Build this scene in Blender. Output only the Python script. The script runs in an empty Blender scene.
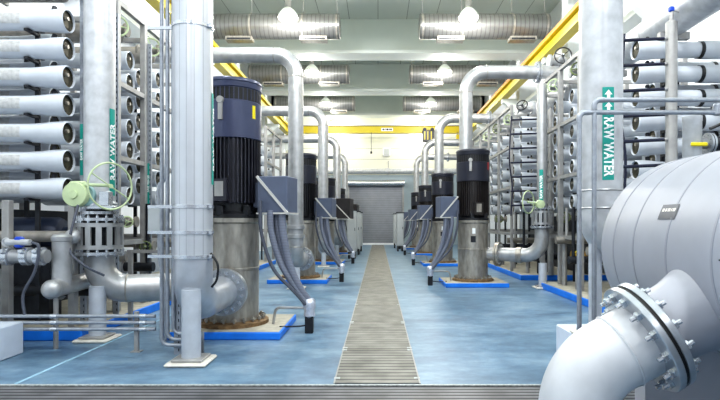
import bpy, math, random
from mathutils import Vector, Matrix
random.seed(7)
C = bpy.context.scene.collection
PI = math.pi

# ------------------------------------------------------------------ mesh builder
class MB:
    def __init__(s): s.v = []; s.f = []
    def add(s, vs, fs):
        o = len(s.v); s.v += [tuple(p) for p in vs]; s.f += [tuple(i + o for i in f) for f in fs]; return s
    def box(s, x0, x1, y0, y1, z0, z1, mat=None):
        vs = [Vector(p) for p in ((x0,y0,z0),(x1,y0,z0),(x1,y1,z0),(x0,y1,z0),(x0,y0,z1),(x1,y0,z1),(x1,y1,z1),(x0,y1,z1))]
        if mat: vs = [mat @ p for p in vs]
        return s.add(vs, [(0,3,2,1),(4,5,6,7),(0,1,5,4),(1,2,6,5),(2,3,7,6),(3,0,4,7)])
    def bbox(s, c, d, b=.01, rz=0, mat=None):
        # box with chamfered vertical + top edges
        x, y, z = d[0]/2, d[1]/2, d[2]/2
        def ring(ix, iy, zz, b):
            X, Y = x-ix, y-iy
            return [(-X+b,-Y,zz),(X-b,-Y,zz),(X,-Y+b,zz),(X,Y-b,zz),(X-b,Y,zz),(-X+b,Y,zz),(-X,Y-b,zz),(-X,-Y+b,zz)]
        rs = [ring(b,b,-z,b*.5), ring(0,0,-z+b,b), ring(0,0,z-b,b), ring(b,b,z,b*.5)]
        m = Matrix.Translation(c) @ Matrix.Rotation(rz,4,'Z')
        if mat: m = mat @ m
        vs = [m @ Vector(p) for r in rs for p in r]
        fs = [tuple(reversed(range(8))), tuple(range(24,32))]
        for k in range(3):
            for i in range(8):
                j = (i+1)%8; fs.append((k*8+i, k*8+j, k*8+8+j, k*8+8+i))
        return s.add(vs, fs)
    def lathe(s, prof, origin=(0,0,0), axis=(0,0,1), seg=32, cap=True, a0=0, a1=None):
        # prof: list of (r, h) along axis
        ax = Vector(axis).normalized()
        q = Vector((0,0,1)).rotation_difference(ax); o = Vector(origin)
        n = seg if a1 is None else seg+1
        vs = []; fs = []
        for r, h in prof:
            for i in range(n):
                a = 2*PI*i/seg if a1 is None else a0+(a1-a0)*i/seg
                vs.append(o + q @ Vector((r*math.cos(a), r*math.sin(a), h)))
        for k in range(len(prof)-1):
            for i in range(seg):
                j = (i+1) % n
                fs.append((k*n+i, k*n+j, (k+1)*n+j, (k+1)*n+i))
        if cap and a1 is None:
            if prof[0][0] > 1e-6: fs.append(tuple(reversed(range(n))))
            if prof[-1][0] > 1e-6: fs.append(tuple((len(prof)-1)*n+i for i in range(n)))
        return s.add(vs, fs)
    def cyl(s, p0, p1, r, r1=None, seg=20):
        p0 = Vector(p0); p1 = Vector(p1); d = p1-p0
        return s.lathe([(r,0),(r if r1 is None else r1, d.length)], p0, d, seg)
    def tube(s, pts, r, seg=14, cap=True):
        pts = [Vector(p) for p in pts]; n = len(pts)
        t = [(pts[min(i+1,n-1)]-pts[max(i-1,0)]).normalized() for i in range(n)]
        u = Vector((0,0,1)) if abs(t[0].z) < .9 else Vector((0,1,0))
        u = (u - t[0]*u.dot(t[0])).normalized()
        vs = []; fs = []
        for i in range(n):
            if i:
                u = t[i-1].rotation_difference(t[i]) @ u
                u = (u - t[i]*u.dot(t[i])).normalized()
            w = t[i].cross(u)
            rr = r[i] if isinstance(r, (list, tuple)) else r
            for k in range(seg):
                a = 2*PI*k/seg; vs.append(pts[i] + (u*math.cos(a)+w*math.sin(a))*rr)
        for i in range(n-1):
            for k in range(seg):
                j = (k+1)%seg; fs.append((i*seg+k, i*seg+j, (i+1)*seg+j, (i+1)*seg+k))
        if cap:
            fs.append(tuple(reversed(range(seg)))); fs.append(tuple((n-1)*seg+k for k in range(seg)))
        return s.add(vs, fs)
    def torus(s, c, axis, R, r, seg=32, sub=8):
        ax = Vector(axis).normalized(); q = Vector((0,0,1)).rotation_difference(ax); c = Vector(c)
        vs = []; fs = []
        for i in range(seg):
            a = 2*PI*i/seg
            for k in range(sub):
                b = 2*PI*k/sub; rr = R + r*math.cos(b)
                vs.append(c + q @ Vector((rr*math.cos(a), rr*math.sin(a), r*math.sin(b))))
        for i in range(seg):
            for k in range(sub):
                i2 = (i+1)%seg; k2 = (k+1)%sub
                fs.append((i*sub+k, i2*sub+k, i2*sub+k2, i*sub+k2))
        return s.add(vs, fs)
    def ball(s, c, r, axis=(0,0,1), seg=20, flat=1.0, half=False):
        n = 8; lo = 0 if half else -n
        prof = [(max(r*math.cos(PI/2*k/n),0 if abs(k)<n else 0.0), r*flat*math.sin(PI/2*k/n)) for k in range(lo, n+1)]
        return s.lathe(prof, c, axis, seg)

def fillet(pts, r, n=8):
    pts = [Vector(p) for p in pts]; out = [pts[0]]
    for i in range(1, len(pts)-1):
        a, p, b = pts[i-1], pts[i], pts[i+1]
        d0 = (a-p).normalized(); d1 = (b-p).normalized()
        ang = d0.angle(d1)
        if ang > PI-.02: out.append(p); continue
        rr = r[i-1] if isinstance(r,(list,tuple)) else r
        L = min(rr/math.tan(ang/2), (a-p).length*.98, (b-p).length*.98); rr = L*math.tan(ang/2)
        c = p + (d0+d1).normalized()*(rr/math.sin(ang/2))
        s0 = p+d0*L-c; s1 = p+d1*L-c; tot = s0.angle(s1); axs = s0.cross(s1).normalized()
        for k in range(n+1): out.append(c + Matrix.Rotation(tot*k/n,3,axs) @ s0)
    out.append(pts[-1]); return out

def smoothpath(pts, n=8):
    pts = [Vector(p) for p in pts]; P = [pts[0]*2-pts[1]] + pts + [pts[-1]*2-pts[-2]]; out = []
    for i in range(1, len(P)-2):
        for k in range(n):
            t = k/n; a,b,c,d = P[i-1],P[i],P[i+1],P[i+2]
            out.append(.5*((2*b)+(c-a)*t+(2*a-5*b+4*c-d)*t*t+(3*b-a-3*c+d)*t**3))
    out.append(pts[-1]); return out

# ------------------------------------------------------------------ objects
def mesh(name, mb, mat, off=(0,0,0), smooth=True, ang=35):
    me = bpy.data.meshes.new(name); ox,oy,oz = off
    me.from_pydata([(x-ox,y-oy,z-oz) for x,y,z in mb.v], [], mb.f); me.update()
    if smooth:
        me.shade_smooth(); me.set_sharp_from_angle(angle=math.radians(ang))
    if mat: me.materials.append(mat)
    return me
def thing(name, label, cat, loc=(0,0,0), rotz=0, group=None):
    o = bpy.data.objects.new(name, None); C.objects.link(o); o.empty_display_size = .1
    o.location = loc; o.rotation_euler = (0,0,rotz); o['label'] = label; o['category'] = cat
    if group: o['group'] = group
    return o
def root_of(o):
    while o.parent: o = o.parent
    return o
def part(name, mb, mat, parent, label=None, world=False, smooth=True, ang=35, kind=None):
    off = root_of(parent).location if world else (0,0,0)
    o = bpy.data.objects.new(name, mesh(name, mb, mat, off, smooth, ang)); C.objects.link(o); o.parent = parent
    if label: o['label'] = label
    if kind: o['kind'] = kind
    return o
def single(name, mb, mat, label, cat, group=None, loc=(0,0,0), smooth=True):
    o = bpy.data.objects.new(name, mesh(name, mb, mat, loc, smooth)); C.objects.link(o); o.location = loc
    o['label'] = label; o['category'] = cat
    if group: o['group'] = group
    return o
def struct(name, mb, mat, smooth=False, parent=None, label=None):
    o = bpy.data.objects.new(name, mesh(name, mb, mat, (0,0,0), smooth)); C.objects.link(o)
    if parent: o.parent = parent
    else:
        o['kind'] = 'structure'; o['label'] = label; o['category'] = name.split('_')[0]
    return o
KIDS = {}
def kids(o): return [c for c in C.objects if c.parent == o]
def copy_tree(o, loc=None, label=None, group=None, rotz=None, skip=(), parent=None):
    c = o.copy(); C.objects.link(c)
    if parent: c.parent = parent
    if loc is not None: c.location = loc
    if rotz is not None: c.rotation_euler = (0,0,rotz)
    if label: c['label'] = label
    if group: c['group'] = group
    if o.name not in KIDS: KIDS[o.name] = kids(o)
    for ch in KIDS[o.name]:
        if ch.name.split('.')[0] in skip: continue
        copy_tree(ch, parent=c, skip=skip)
    return c

# ------------------------------------------------------------------ materials
def lin(c): return tuple((x/255/12.92 if x <= 10 else ((x/255+.055)/1.055)**2.4) for x in c) + (1,)
def M(name, rgb, rough=.5, metal=0, var=.08, scale=6, bump=0, stretch=None, emit=None, spec=None):
    m = bpy.data.materials.new(name); m.use_nodes = True; nt = m.node_tree; N = nt.nodes; L = nt.links
    b = N['Principled BSDF']; b.inputs['Roughness'].default_value = rough; b.inputs['Metallic'].default_value = metal
    if spec is not None: b.inputs['Specular IOR Level'].default_value = spec
    tc = N.new('ShaderNodeTexCoord'); mp = N.new('ShaderNodeMapping'); L.new(tc.outputs['Object'], mp.inputs[0])
    if stretch: mp.inputs['Scale'].default_value = stretch
    no = N.new('ShaderNodeTexNoise'); no.inputs['Scale'].default_value = scale; no.inputs['Detail'].default_value = 5
    L.new(mp.outputs[0], no.inputs['Vector'])
    cr = N.new('ShaderNodeValToRGB'); c = lin(rgb)
    cr.color_ramp.elements[0].position = .3; cr.color_ramp.elements[1].position = .7
    cr.color_ramp.elements[0].color = tuple(x*(1-var) for x in c[:3])+(1,)
    cr.color_ramp.elements[1].color = tuple(min(1,x*(1+var)) for x in c[:3])+(1,)
    L.new(no.outputs[0], cr.inputs[0]); L.new(cr.outputs[0], b.inputs['Base Color'])
    if bump:
        bp = N.new('ShaderNodeBump'); bp.inputs['Strength'].default_value = bump; bp.inputs['Distance'].default_value = .02
        L.new(no.outputs[0], bp.inputs['Height']); L.new(bp.outputs[0], b.inputs['Normal'])
    if emit:
        b.inputs['Emission Color'].default_value = lin(rgb); b.inputs['Emission Strength'].default_value = emit
    return m
def stripes(name, ca, cb, axis, period, duty=.5, rough=.5, metal=0, soft=.1, var=.15, bump=0):
    """two tone stripes across one axis with a slow noise on top"""
    m = bpy.data.materials.new(name); m.use_nodes = True; nt = m.node_tree; N = nt.nodes; L = nt.links
    b = N['Principled BSDF']; b.inputs['Roughness'].default_value = rough; b.inputs['Metallic'].default_value = metal
    tc = N.new('ShaderNodeTexCoord'); sp = N.new('ShaderNodeSeparateXYZ'); L.new(tc.outputs['Object'], sp.inputs[0])
    mu = N.new('ShaderNodeMath'); mu.operation = 'DIVIDE'; L.new(sp.outputs[axis], mu.inputs[0]); mu.inputs[1].default_value = period
    fr = N.new('ShaderNodeMath'); fr.operation = 'FRACT'; L.new(mu.outputs[0], fr.inputs[0])
    cr = N.new('ShaderNodeValToRGB'); e = cr.color_ramp.elements
    e[0].position = max(0,duty-soft); e[0].color = lin(ca); e[1].position = duty; e[1].color = lin(cb)
    L.new(fr.outputs[0], cr.inputs[0])
    no = N.new('ShaderNodeTexNoise'); no.inputs['Scale'].default_value = 3; no.inputs['Detail'].default_value = 6
    L.new(tc.outputs['Object'], no.inputs['Vector'])
    mr = N.new('ShaderNodeMapRange'); mr.inputs[3].default_value = 1-var; mr.inputs[4].default_value = 1+var
    mr.inputs[1].default_value = .3; mr.inputs[2].default_value = .7
    L.new(no.outputs[0], mr.inputs[0])
    mx = N.new('ShaderNodeMix'); mx.data_type = 'RGBA'; mx.blend_type = 'MULTIPLY'; mx.inputs[0].default_value = 1
    L.new(cr.outputs[0], mx.inputs[6]); L.new(mr.outputs[0], mx.inputs[7]); L.new(mx.outputs[2], b.inputs['Base Color'])
    if bump:
        bp = N.new('ShaderNodeBump'); bp.inputs['Strength'].default_value = bump; bp.inputs['Distance'].default_value = .02
        L.new(cr.outputs[0], bp.inputs['Height']); L.new(bp.outputs[0], b.inputs['Normal'])
    return m
def floor_mat():
    m = bpy.data.materials.new('blue epoxy floor'); m.use_nodes = True; nt = m.node_tree; N = nt.nodes; L = nt.links
    b = N['Principled BSDF']
    tc = N.new('ShaderNodeTexCoord')
    n1 = N.new('ShaderNodeTexNoise'); n1.inputs['Scale'].default_value = .9; n1.inputs['Detail'].default_value = 9; n1.inputs['Roughness'].default_value = .68
    n2 = N.new('ShaderNodeTexNoise'); n2.inputs['Scale'].default_value = 5; n2.inputs['Detail'].default_value = 8; n2.inputs['Roughness'].default_value = .7
    mp = N.new('ShaderNodeMapping'); mp.inputs['Scale'].default_value = (1,1.6,1)
    L.new(tc.outputs['Object'], mp.inputs[0]); L.new(mp.outputs[0], n1.inputs['Vector']); L.new(mp.outputs[0], n2.inputs['Vector'])
    r1 = N.new('ShaderNodeValToRGB'); e = r1.color_ramp.elements
    e[0].position = .3; e[0].color = lin((78,102,126)); e[1].position = .72; e[1].color = lin((148,170,187))
    x = e.new(.5); x.color = lin((110,139,163))
    L.new(n1.outputs[0], r1.inputs[0])
    r2 = N.new('ShaderNodeValToRGB'); e = r2.color_ramp.elements
    e[0].position = .28; e[0].color = (.68,.7,.72,1); e[1].position = .7; e[1].color = (1.0,1.0,1.0,1)
    L.new(n2.outputs[0], r2.inputs[0])
    mx = N.new('ShaderNodeMix'); mx.data_type='RGBA'; mx.blend_type='MULTIPLY'; mx.inputs[0].default_value=1
    L.new(r1.outputs[0], mx.inputs[6]); L.new(r2.outputs[0], mx.inputs[7]); L.new(mx.outputs[2], b.inputs['Base Color'])
    rr = N.new('ShaderNodeMapRange'); rr.inputs[3].default_value=.28; rr.inputs[4].default_value=.5
    L.new(n1.outputs[0], rr.inputs[0]); L.new(rr.outputs[0], b.inputs['Roughness'])
    return m
def panel_mat(name, rgb, line, w, h, mortar=.006, rough=.6):
    m = bpy.data.materials.new(name); m.use_nodes = True; nt = m.node_tree; N = nt.nodes; L = nt.links
    b = N['Principled BSDF']; b.inputs['Roughness'].default_value = rough
    tc = N.new('ShaderNodeTexCoord'); mp = N.new('ShaderNodeMapping'); L.new(tc.outputs['Object'], mp.inputs[0])
    br = N.new('ShaderNodeTexBrick'); br.inputs['Scale'].default_value = 1; br.inputs['Brick Width'].default_value = w
    br.inputs['Row Height'].default_value = h; br.inputs['Mortar Size'].default_value = mortar; br.offset = 0
    c = lin(rgb); br.inputs['Color1'].default_value = c; br.inputs['Color2'].default_value = tuple(x*.94 for x in c[:3])+(1,)
    br.inputs['Mortar'].default_value = lin(line)
    L.new(mp.outputs[0], br.inputs['Vector']); L.new(br.outputs[0], b.inputs['Base Color'])
    return m

m_floor = floor_mat()
m_grate = stripes('galvanised grating', (44,44,46), (120,120,124), 1, .085, .5, .5, .3, .16, .34)
m_grate_far = stripes('weathered walkway grating', (66,66,64), (132,130,124), 1, .12, .36, .55, .2, .2, .34)
m_edge = M('worn white edge angle', (176,180,180), .5, .2, .3, 30)
m_line = M('pale floor line', (150,185,205), .6, 0, .15, 12)
m_ceil = panel_mat('ceiling panels', (205,212,206), (120,126,122), 1.25, 6.45, .012)
m_beam = M('painted ceiling beam', (206,214,209), .6, 0, .03, 1)
m_ledge = M('painted beam flange', (220,225,222), .5, 0, .03, 1)
m_wall = M('white painted wall', (228,231,234), .6, 0, .03, 1)
m_wall_far = stripes('cream wall siding', (150,152,142), (222,222,208), 2, .78, .05, .55, 0, .02, .03)
m_wall_low = M('grey blue wall base', (158,172,180), .6, 0, .05, 1)
m_glassw = M('grey blue clerestory pane', (120,142,160), .15, 0, .06, 1)
m_shutter = stripes('roller shutter slats', (92,95,102), (136,139,146), 2, .13, .22, .45, .3, .2, .06, .5)
m_steel = M('brushed stainless pipe', (172,173,175), .36, .55, .18, 5, .05)
m_clad = stripes('aluminium cladding seams', (152,154,161), (192,195,201), 0, .083, .14, .36, .45, .14, .05, .2)
m_clad_plain = M('aluminium cladding', (176,180,188), .34, .45, .12, 5, .03)
m_white_pipe = M('pale grey painted pipe', (186,188,192), .36, .2, .15, 7, .05)
m_post = M('support post paint', (188,193,202), .45, .2, .08, 8)
m_bright = M('bright stainless', (198,202,208), .25, .8, .1, 12)
m_dull = M('stained stainless steel', (166,161,153), .36, .6, .26, 4, .06, (3,3,1))
m_rust = M('stained base flange', (128,104,76), .6, .4, .4, 14, .2)
m_oldpipe = M('dull grey brown pipe', (142,138,132), .5, .4, .25, 6)
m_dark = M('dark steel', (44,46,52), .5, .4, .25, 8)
m_black = M('black paint', (26,27,32), .42, 0, .2, 10)
m_navy = M('navy motor enamel', (66,72,98), .28, .15, .12, 3)
m_navyfin = M('dark navy motor fins', (48,48,58), .34, .25, .2, 5)
m_blackmotor = M('black motor enamel', (40,42,54), .32, .1, .15, 3)
m_blackfin = M('brown black motor fins', (42,38,38), .4, .2, .2, 5)
m_box = M('blue grey box enamel', (92,100,120), .38, .1, .08, 4)
m_boxdark = M('dark terminal box', (42,38,40), .45, .1, .15, 4)
m_boxedge = M('bare box edging', (206,204,200), .4, .3, .05, 6)
m_hose = stripes('grey flexible conduit', (92,96,110), (122,127,142), 2, .022, .4, .4, .1, .3, .06)
m_hose_dk = M('dark grey conduit hose', (84,88,100), .45, .1, .1, 20)
m_silver = M('taped silver fitting', (206,210,222), .3, .6, .2, 25, .2)
m_plinth = M('bright blue plinth paint', (22,122,226), .5, 0, .1, 5)
m_plinthtop = M('pale concrete plinth top', (172,167,154), .7, 0, .18, 9)
m_block = M('white painted concrete', (206,214,228), .6, 0, .05, 4)
m_grout = M('pale grout pad', (208,204,196), .7, 0, .15, 14)
m_vessel = M('white vessel paint', (198,203,211), .3, 0, .05, 4)
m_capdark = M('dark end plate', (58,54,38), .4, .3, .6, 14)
m_patch = M('silver vessel label', (188,188,188), .35, .3, .2, 22)
m_frame = M('grey steel frame', (158,157,156), .45, .35, .14, 6)
m_strut = M('galvanised strut', (156,161,170), .4, .5, .12, 20)
m_yellow = M('crane yellow', (198,178,14), .4, 0, .07, 3)
m_orange = M('orange rail edge', (222,140,50), .45, 0, .12, 5)
m_duct = stripes('spiral duct', (84,84,83), (134,134,133), 0, .16, .2, .32, .7, .2, .1, .5)
m_lamp = M('glowing lamp', (255,250,238), .5, 0, 0, 1, emit=9)
m_lampshade = M('frosted lamp shade', (214,218,212), .4, 0, 0, 1, emit=.12)
m_teal = M('teal pipe marker', (20,152,140), .5, 0, .04, 5)
m_letter = M('white lettering', (246,248,248), .5, 0, 0, 1)
m_green = M('pale green valve paint', (190,205,164), .45, 0, .08, 8)
m_valvegreen = M('olive valve green', (112,124,78), .5, .1, .2, 12)
m_blue = M('blue valve handle', (28,74,190), .4, 0, .05, 5)
m_yel = M('yellow handle', (232,214,30), .4, 0, .05, 5)
m_tank = M('pale tank coating', (158,160,169), .42, .05, .06, 3, .02, (1,1,1))
m_tankseam = M('tank seam', (147,149,158), .45, .05, .05, 3)
m_plate = M('dark name plate', (72,76,86), .4, .2, .05, 10)
m_gasket = M('black gasket', (16,16,18), .6, 0, 0, 1)
m_flange = M('machined flange', (176,180,186), .3, .7, .12, 10)
m_elbow = M('pale blasted elbow', (200,201,205), .42, .1, .1, 4, .04)
m_paper = M('white sticker', (236,238,240), .5, 0, .02, 5)
m_cab = M('grey control cabinet', (176,180,182), .45, .2, .06, 4)
m_red = M('red sticker', (200,50,50), .5, 0, 0, 1)
m_rodblack = M('blue black tube', (30,34,56), .35, .1, .1, 8)
m_brass = M('brass valve', (176,142,70), .35, .6, .1, 8)

# ------------------------------------------------------------------ setting
YF, XW, ZC = 38.0, 7.3, 10.5
KR = 1.12   # membrane rack scale
KZ = lambda z: 1.6+(z-1.6)*KR
Y0 = -7.0
fl = struct('floor', MB().box(-XW,XW,5.14,YF,-.3,0).box(-XW,XW,Y0,3.75,-.3,0), m_floor, label='blue epoxy coated plant floor')
struct('trim_1', MB().box(-XW,XW,3.75,5.14,-.3,-.012), m_grate, label='metal grating over the trench across the front of the hall')
struct('trim_2', MB().box(-XW,XW,5.125,5.15,-.01,.004), m_edge, label='worn pale edge angle along the cross trench grating')
struct('trim_3', MB().box(-.43,.41,5.17,YF-.05,-.02,.006), m_grate_far, label='long metal grating walkway running down the middle aisle')
struct('trim_4', MB().box(-.445,-.43,5.17,YF-.05,-.02,.009).box(.41,.425,5.17,YF-.05,-.02,.009), m_frame, label='pale metal edge angles along the walkway grating')
struct('trim_5', MB().box(-3.62,-3.585,5.17,14,-.01,.004), m_line, label='pale line on the floor along the left rack')
mbj = MB()
for y in (6.55,8.3,10.2,12.4,15,18,22): mbj.box(-.43,.41,y,y+.02,0,.008)
struct('trim_6', mbj, m_oldpipe, label='joints between the walkway grating panels')
mbj = MB()
for y in (5.32,6.5,6.62,8.25,8.37,10.15): 
    for x in (-.45,.37): mbj.box(x,x+.06,y,y+.05,0,.01)
struct('trim_7', mbj, m_edge, label='small pale clips holding the walkway grating')
struct('ceiling', MB().box(-XW,XW,Y0,YF,ZC,ZC+.2), m_ceil, label='pale green grey panelled ceiling')
k = 8
for y in (3.35, 9.8, 16.25, 22.7, 29.15, 35.6):
    struct('trim_%d'%k, MB().box(-XW,XW,y,y+.5,9.02,ZC), m_beam, label='deep painted ceiling beam crossing the hall'); k += 1
    struct('trim_%d'%k, MB().box(-XW,XW,y-.25,y+.75,8.93,9.06), m_ledge, label='pale bottom flange of a ceiling beam'); k += 1
# side walls with clerestory openings and pilasters
wn = 1
for sx, side in ((-1,'left'),(1,'right')):
    w = MB()
    x0, x1 = sorted((sx*XW, sx*(XW+.3)))
    w.box(x0,x1,Y0,YF,-.3,7.1); w.box(x0,x1,Y0,YF,7.68,ZC+.2)
    struct('wall_'+side, w, m_wall, label='white painted wall on the %s with a clerestory strip'%side)
    ys = (-2, 4, 10, 12.4+0, 17.8, 23.8, 29.8, 35.8)
    ys = (-6.2, -.2, 5.8, 12.1, 17.6, 23.6, 29.6, 35.6)
    for i, y in enumerate(ys):
        p = MB().box(*sorted((sx*6.42, sx*(XW+.02))), y, y+.55, 0, ZC-.1)
        struct('trim_%d'%k, p, m_wall, label='white wall pilaster on the %s side'%side); k += 1
        if i+1 < len(ys):
            g = MB().box(*sorted((sx*(XW+.1), sx*(XW+.16))), y+.3, ys[i+1]+.3, 7.1, 7.68)
            struct('window_%d'%wn, g, m_glassw, label='grey blue clerestory window on the %s wall'%side); wn += 1
    l = MB().box(*sorted((sx*6.55, sx*(XW+.02))), Y0, YF, 6.94, 7.1)
    struct('trim_%d'%k, l, m_ledge, label='white sill ledge under the clerestory on the %s'%side); k += 1
# back wall with roller door opening x -2.1..1.75, z 0..4.35
DX0, DX1, DZ = -2.1, 1.78, 4.3
struct('wall_back', MB().box(-XW,DX0,YF,YF+.3,5.1,ZC).box(DX0,DX1,YF,YF+.3,5.1,ZC).box(DX1,XW,YF,YF+.3,5.1,ZC), m_wall_far, label='cream sided far wall')
struct('baseboard_back', MB().box(-XW,DX0,YF,YF+.28,-.3,5.1).box(DX1,XW,YF,YF+.28,-.3,5.1).box(DX0,DX1,YF,YF+.28,DZ,5.1), m_wall_low, label='grey blue lower band of the far wall')
door = struct('door_1', MB().box(DX0,DX1,YF+.1,YF+.16,.12,DZ), m_shutter, label='grey roller shutter door at the end of the aisle')
o = part('door_frame', MB().box(DX0-.12,DX0,YF-.08,YF+.2,0,DZ+.1).box(DX1,DX1+.12,YF-.08,YF+.2,0,DZ+.1), m_frame, door)
o = part('roller_drum', MB().cyl((DX0-.15,YF-.3,DZ+.2),(DX1+.15,YF-.3,DZ+.2),.22), m_bright, door)
o = part('light_gap_bar', MB().box(DX0,DX1,YF+.06,YF+.18,.02,.14), m_paper, door, 'white bar standing in for light under the shutter')  # light in the gap below the shutter, painted as a white bar

# ------------------------------------------------------------------ crane
for sx, side in ((-1,'left'),(1,'right')):
    t = thing('crane_rail', 'yellow overhead crane runway beam along the %s wall%s'%(side, ' with an orange edge' if sx>0 else ''), 'crane rail', (sx*5.8,10,7.4), group='crane runway beams')
    x = sx*5.8
    part('beam', MB().box(x-.16,x+.16,2,36,7.72,7.78).box(x-.04,x+.04,2,36,7.36,7.74).box(x-.16,x+.16,2,36,7.30,7.38), m_yellow, t, world=True, smooth=False)
    part('rail', MB().box(x-sx*.05-.05,x-sx*.05+.05,2,36,7.78,7.86).box(*sorted((x-sx*.158,x-sx*.175)),2,36,7.71,7.84), m_orange if sx>0 else m_yellow, t, 'orange rail on top of the beam' if sx>0 else None, world=True, smooth=False)
    for y in (5.95,12.35,17.85,23.85,29.85,35.8):
        part('bracket', MB().box(*sorted((x-sx*.1,sx*6.45)),y,y+.25,7.1,7.3).add([(x,y,7.1),(sx*6.45,y,7.1),(sx*6.45,y,6.5),(x,y+.25,7.1),(sx*6.45,y+.25,7.1),(sx*6.45,y+.25,6.5)],[(0,1,2),(3,5,4),(0,2,5,3),(0,3,4,1),(1,4,5,2)]), m_ledge, t, world=True, smooth=False)
t = thing('crane_bridge', 'yellow crane bridge girder spanning the far end of the hall', 'crane', (0,35.0,7.6))
part('girder', MB().box(-5.75,5.75,34.75,35.15,7.62,8.06), m_yellow, t, world=True, smooth=False)
part('top_rail', MB().box(-5.75,5.75,34.85,35.0,8.06,8.14), m_dark, t, world=True, smooth=False)
part('capacity_plate', MB().box(.22,1.0,34.72,34.76,7.74,7.95), m_paper, t, 'white plate with dark marks', world=True, smooth=False)
mk = MB()
for xx,w in ((.3,.1),(.44,.06),(.56,.12),(.72,.06),(.82,.1)): mk.box(xx,xx+w,34.70,34.725,7.79,7.9)
part('plate_marks', mk, m_dark, t, world=True, smooth=False)
for sx in (-1,1):
    part('end_truck', MB().bbox((sx*5.8,35,7.98),(.3,1.6,.24),.03), m_yellow, t, world=True)
t = thing('hoist', 'black hoist trolley with yellow stripes hanging below the crane bridge', 'hoist', (3.3,34.5,7.6))
part('housing', MB().bbox((3.35,34.5,7.35),(.82,.4,.75),.03), m_black, t, world=True)
part('warning_stripes', MB().box(3.05,3.12,34.28,34.3,7.1,7.65).box(3.25,3.32,34.28,34.3,7.1,7.65).box(3.48,3.55,34.28,34.3,7.1,7.65), m_yellow, t, world=True, smooth=False)
for xx in (3.1,3.6): part('trolley_wheel', MB().cyl((xx,34.45,7.8),(xx,34.6,7.8),.12), m_dark, t, world=True)
t = thing('hoist_hook', 'yellow hook block hanging on the right below the crane bridge', 'hook', (5.3,34.4,7.0))
part('hook_block', MB().bbox((5.3,34.4,7.25),(.28,.2,.4),.04), m_yellow, t, world=True)
part('hook', MB().tube(smoothpath([(5.3,34.4,7.05),(5.3,34.4,6.95),(5.42,34.4,6.82),(5.3,34.4,6.7),(5.18,34.4,6.8)]),.045), m_yellow, t, world=True)
part('chain', MB().cyl((5.24,34.4,7.4),(5.24,34.4,7.65),.02).cyl((5.36,34.4,7.4),(5.36,34.4,7.65),.02), m_dark, t, world=True)

# pipe along the far wall, wall fixtures
t = thing('wall_pipe', 'white pipe running across the far wall above the roller door', 'pipe', (0,37.6,5.37))
part('pipe', MB().cyl((-6.6,37.6,5.35),(6.6,37.6,5.35),.2), m_white_pipe, t, world=True)
for x in (-3.6,.7,4.5): part('coupling', MB().cyl((x-.07,37.6,5.35),(x+.07,37.6,5.35),.24), m_white_pipe, t, world=True)
for x in (-4.5,.75,3.5): part('hanger', MB().box(x-.03,x+.03,37.57,37.63,5.5,6.1).box(x-.03,x+.03,37.57,38,6.05,6.1), m_frame, t, world=True, smooth=False)
t = thing('wall_box', 'small white box mounted on the far wall above the pipe', 'box', (.62,37.85,6.7))
part('housing', MB().bbox((.62,37.8,6.75),(.55,.3,.6),.05), m_paper, t, world=True)
part('cover', MB().bbox((.62,37.63,6.75),(.4,.04,.44),.015), m_cab, t, world=True)
t = thing('pendant_cable', 'thin dark control cable hanging from the crane bridge', 'cable', (-.45,34.9,6.5))
part('cable', MB().cyl((-.45,34.7,6.35),(-.45,34.7,7.64),.018,seg=8), m_dark, t, world=True)
part('plug', MB().bbox((-.45,34.7,6.3),(.14,.12,.16),.02), m_black, t, world=True)

# ------------------------------------------------------------------ ducts
ORD = ['nearest','second','third']
def duct(x0, x1, y, z, r, label):
    t = thing('ventilation_duct', label, 'duct', ((x0+x1)/2,y,z), group='spiral ventilation ducts')
    part('duct', MB().lathe([(r*.9,0),(r*.96,.02),(r,.02),(r,x1-x0-.02),(r*.96,x1-x0-.02),(r*.9,x1-x0)],(x0,y,z),(1,0,0),36), m_duct, t, world=True)
    for xx in [x0+.12, x0+(x1-x0)*.33, x0+(x1-x0)*.72, x1-.12]:
        part('band', MB().lathe([(r+.012,0),(r+.012,.06)],(xx-.03,y,z),(1,0,0),36), m_dull, t, world=True)
        part('hanger_rod', MB().cyl((xx,y,z+r),(xx,y,ZC),.014,seg=8), m_frame, t, world=True)
    for f in (.24,.8):
        xx = x0+(x1-x0)*f
        g = part('grille', MB().box(xx-.5,xx+.5,y-.2,y+.2,z-r-.1,z-r+.06), m_dull, t, world=True, smooth=False)
        part('grille_opening', MB().box(xx-.44,xx+.44,y-.205,y-.19,z-r-.085,z-r-.02), m_dark, g, world=True, smooth=False)
for i, y in enumerate((19.6,25.9,32.3)):
    duct(-6.4,-1.42,y,9.0,.46,'silver spiral ventilation duct on the left of the ceiling, %s from the camera'%ORD[i])
    duct(1.55,6.4,y,9.0,.46,'silver spiral ventilation duct on the right of the ceiling, %s from the camera'%ORD[i])

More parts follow.
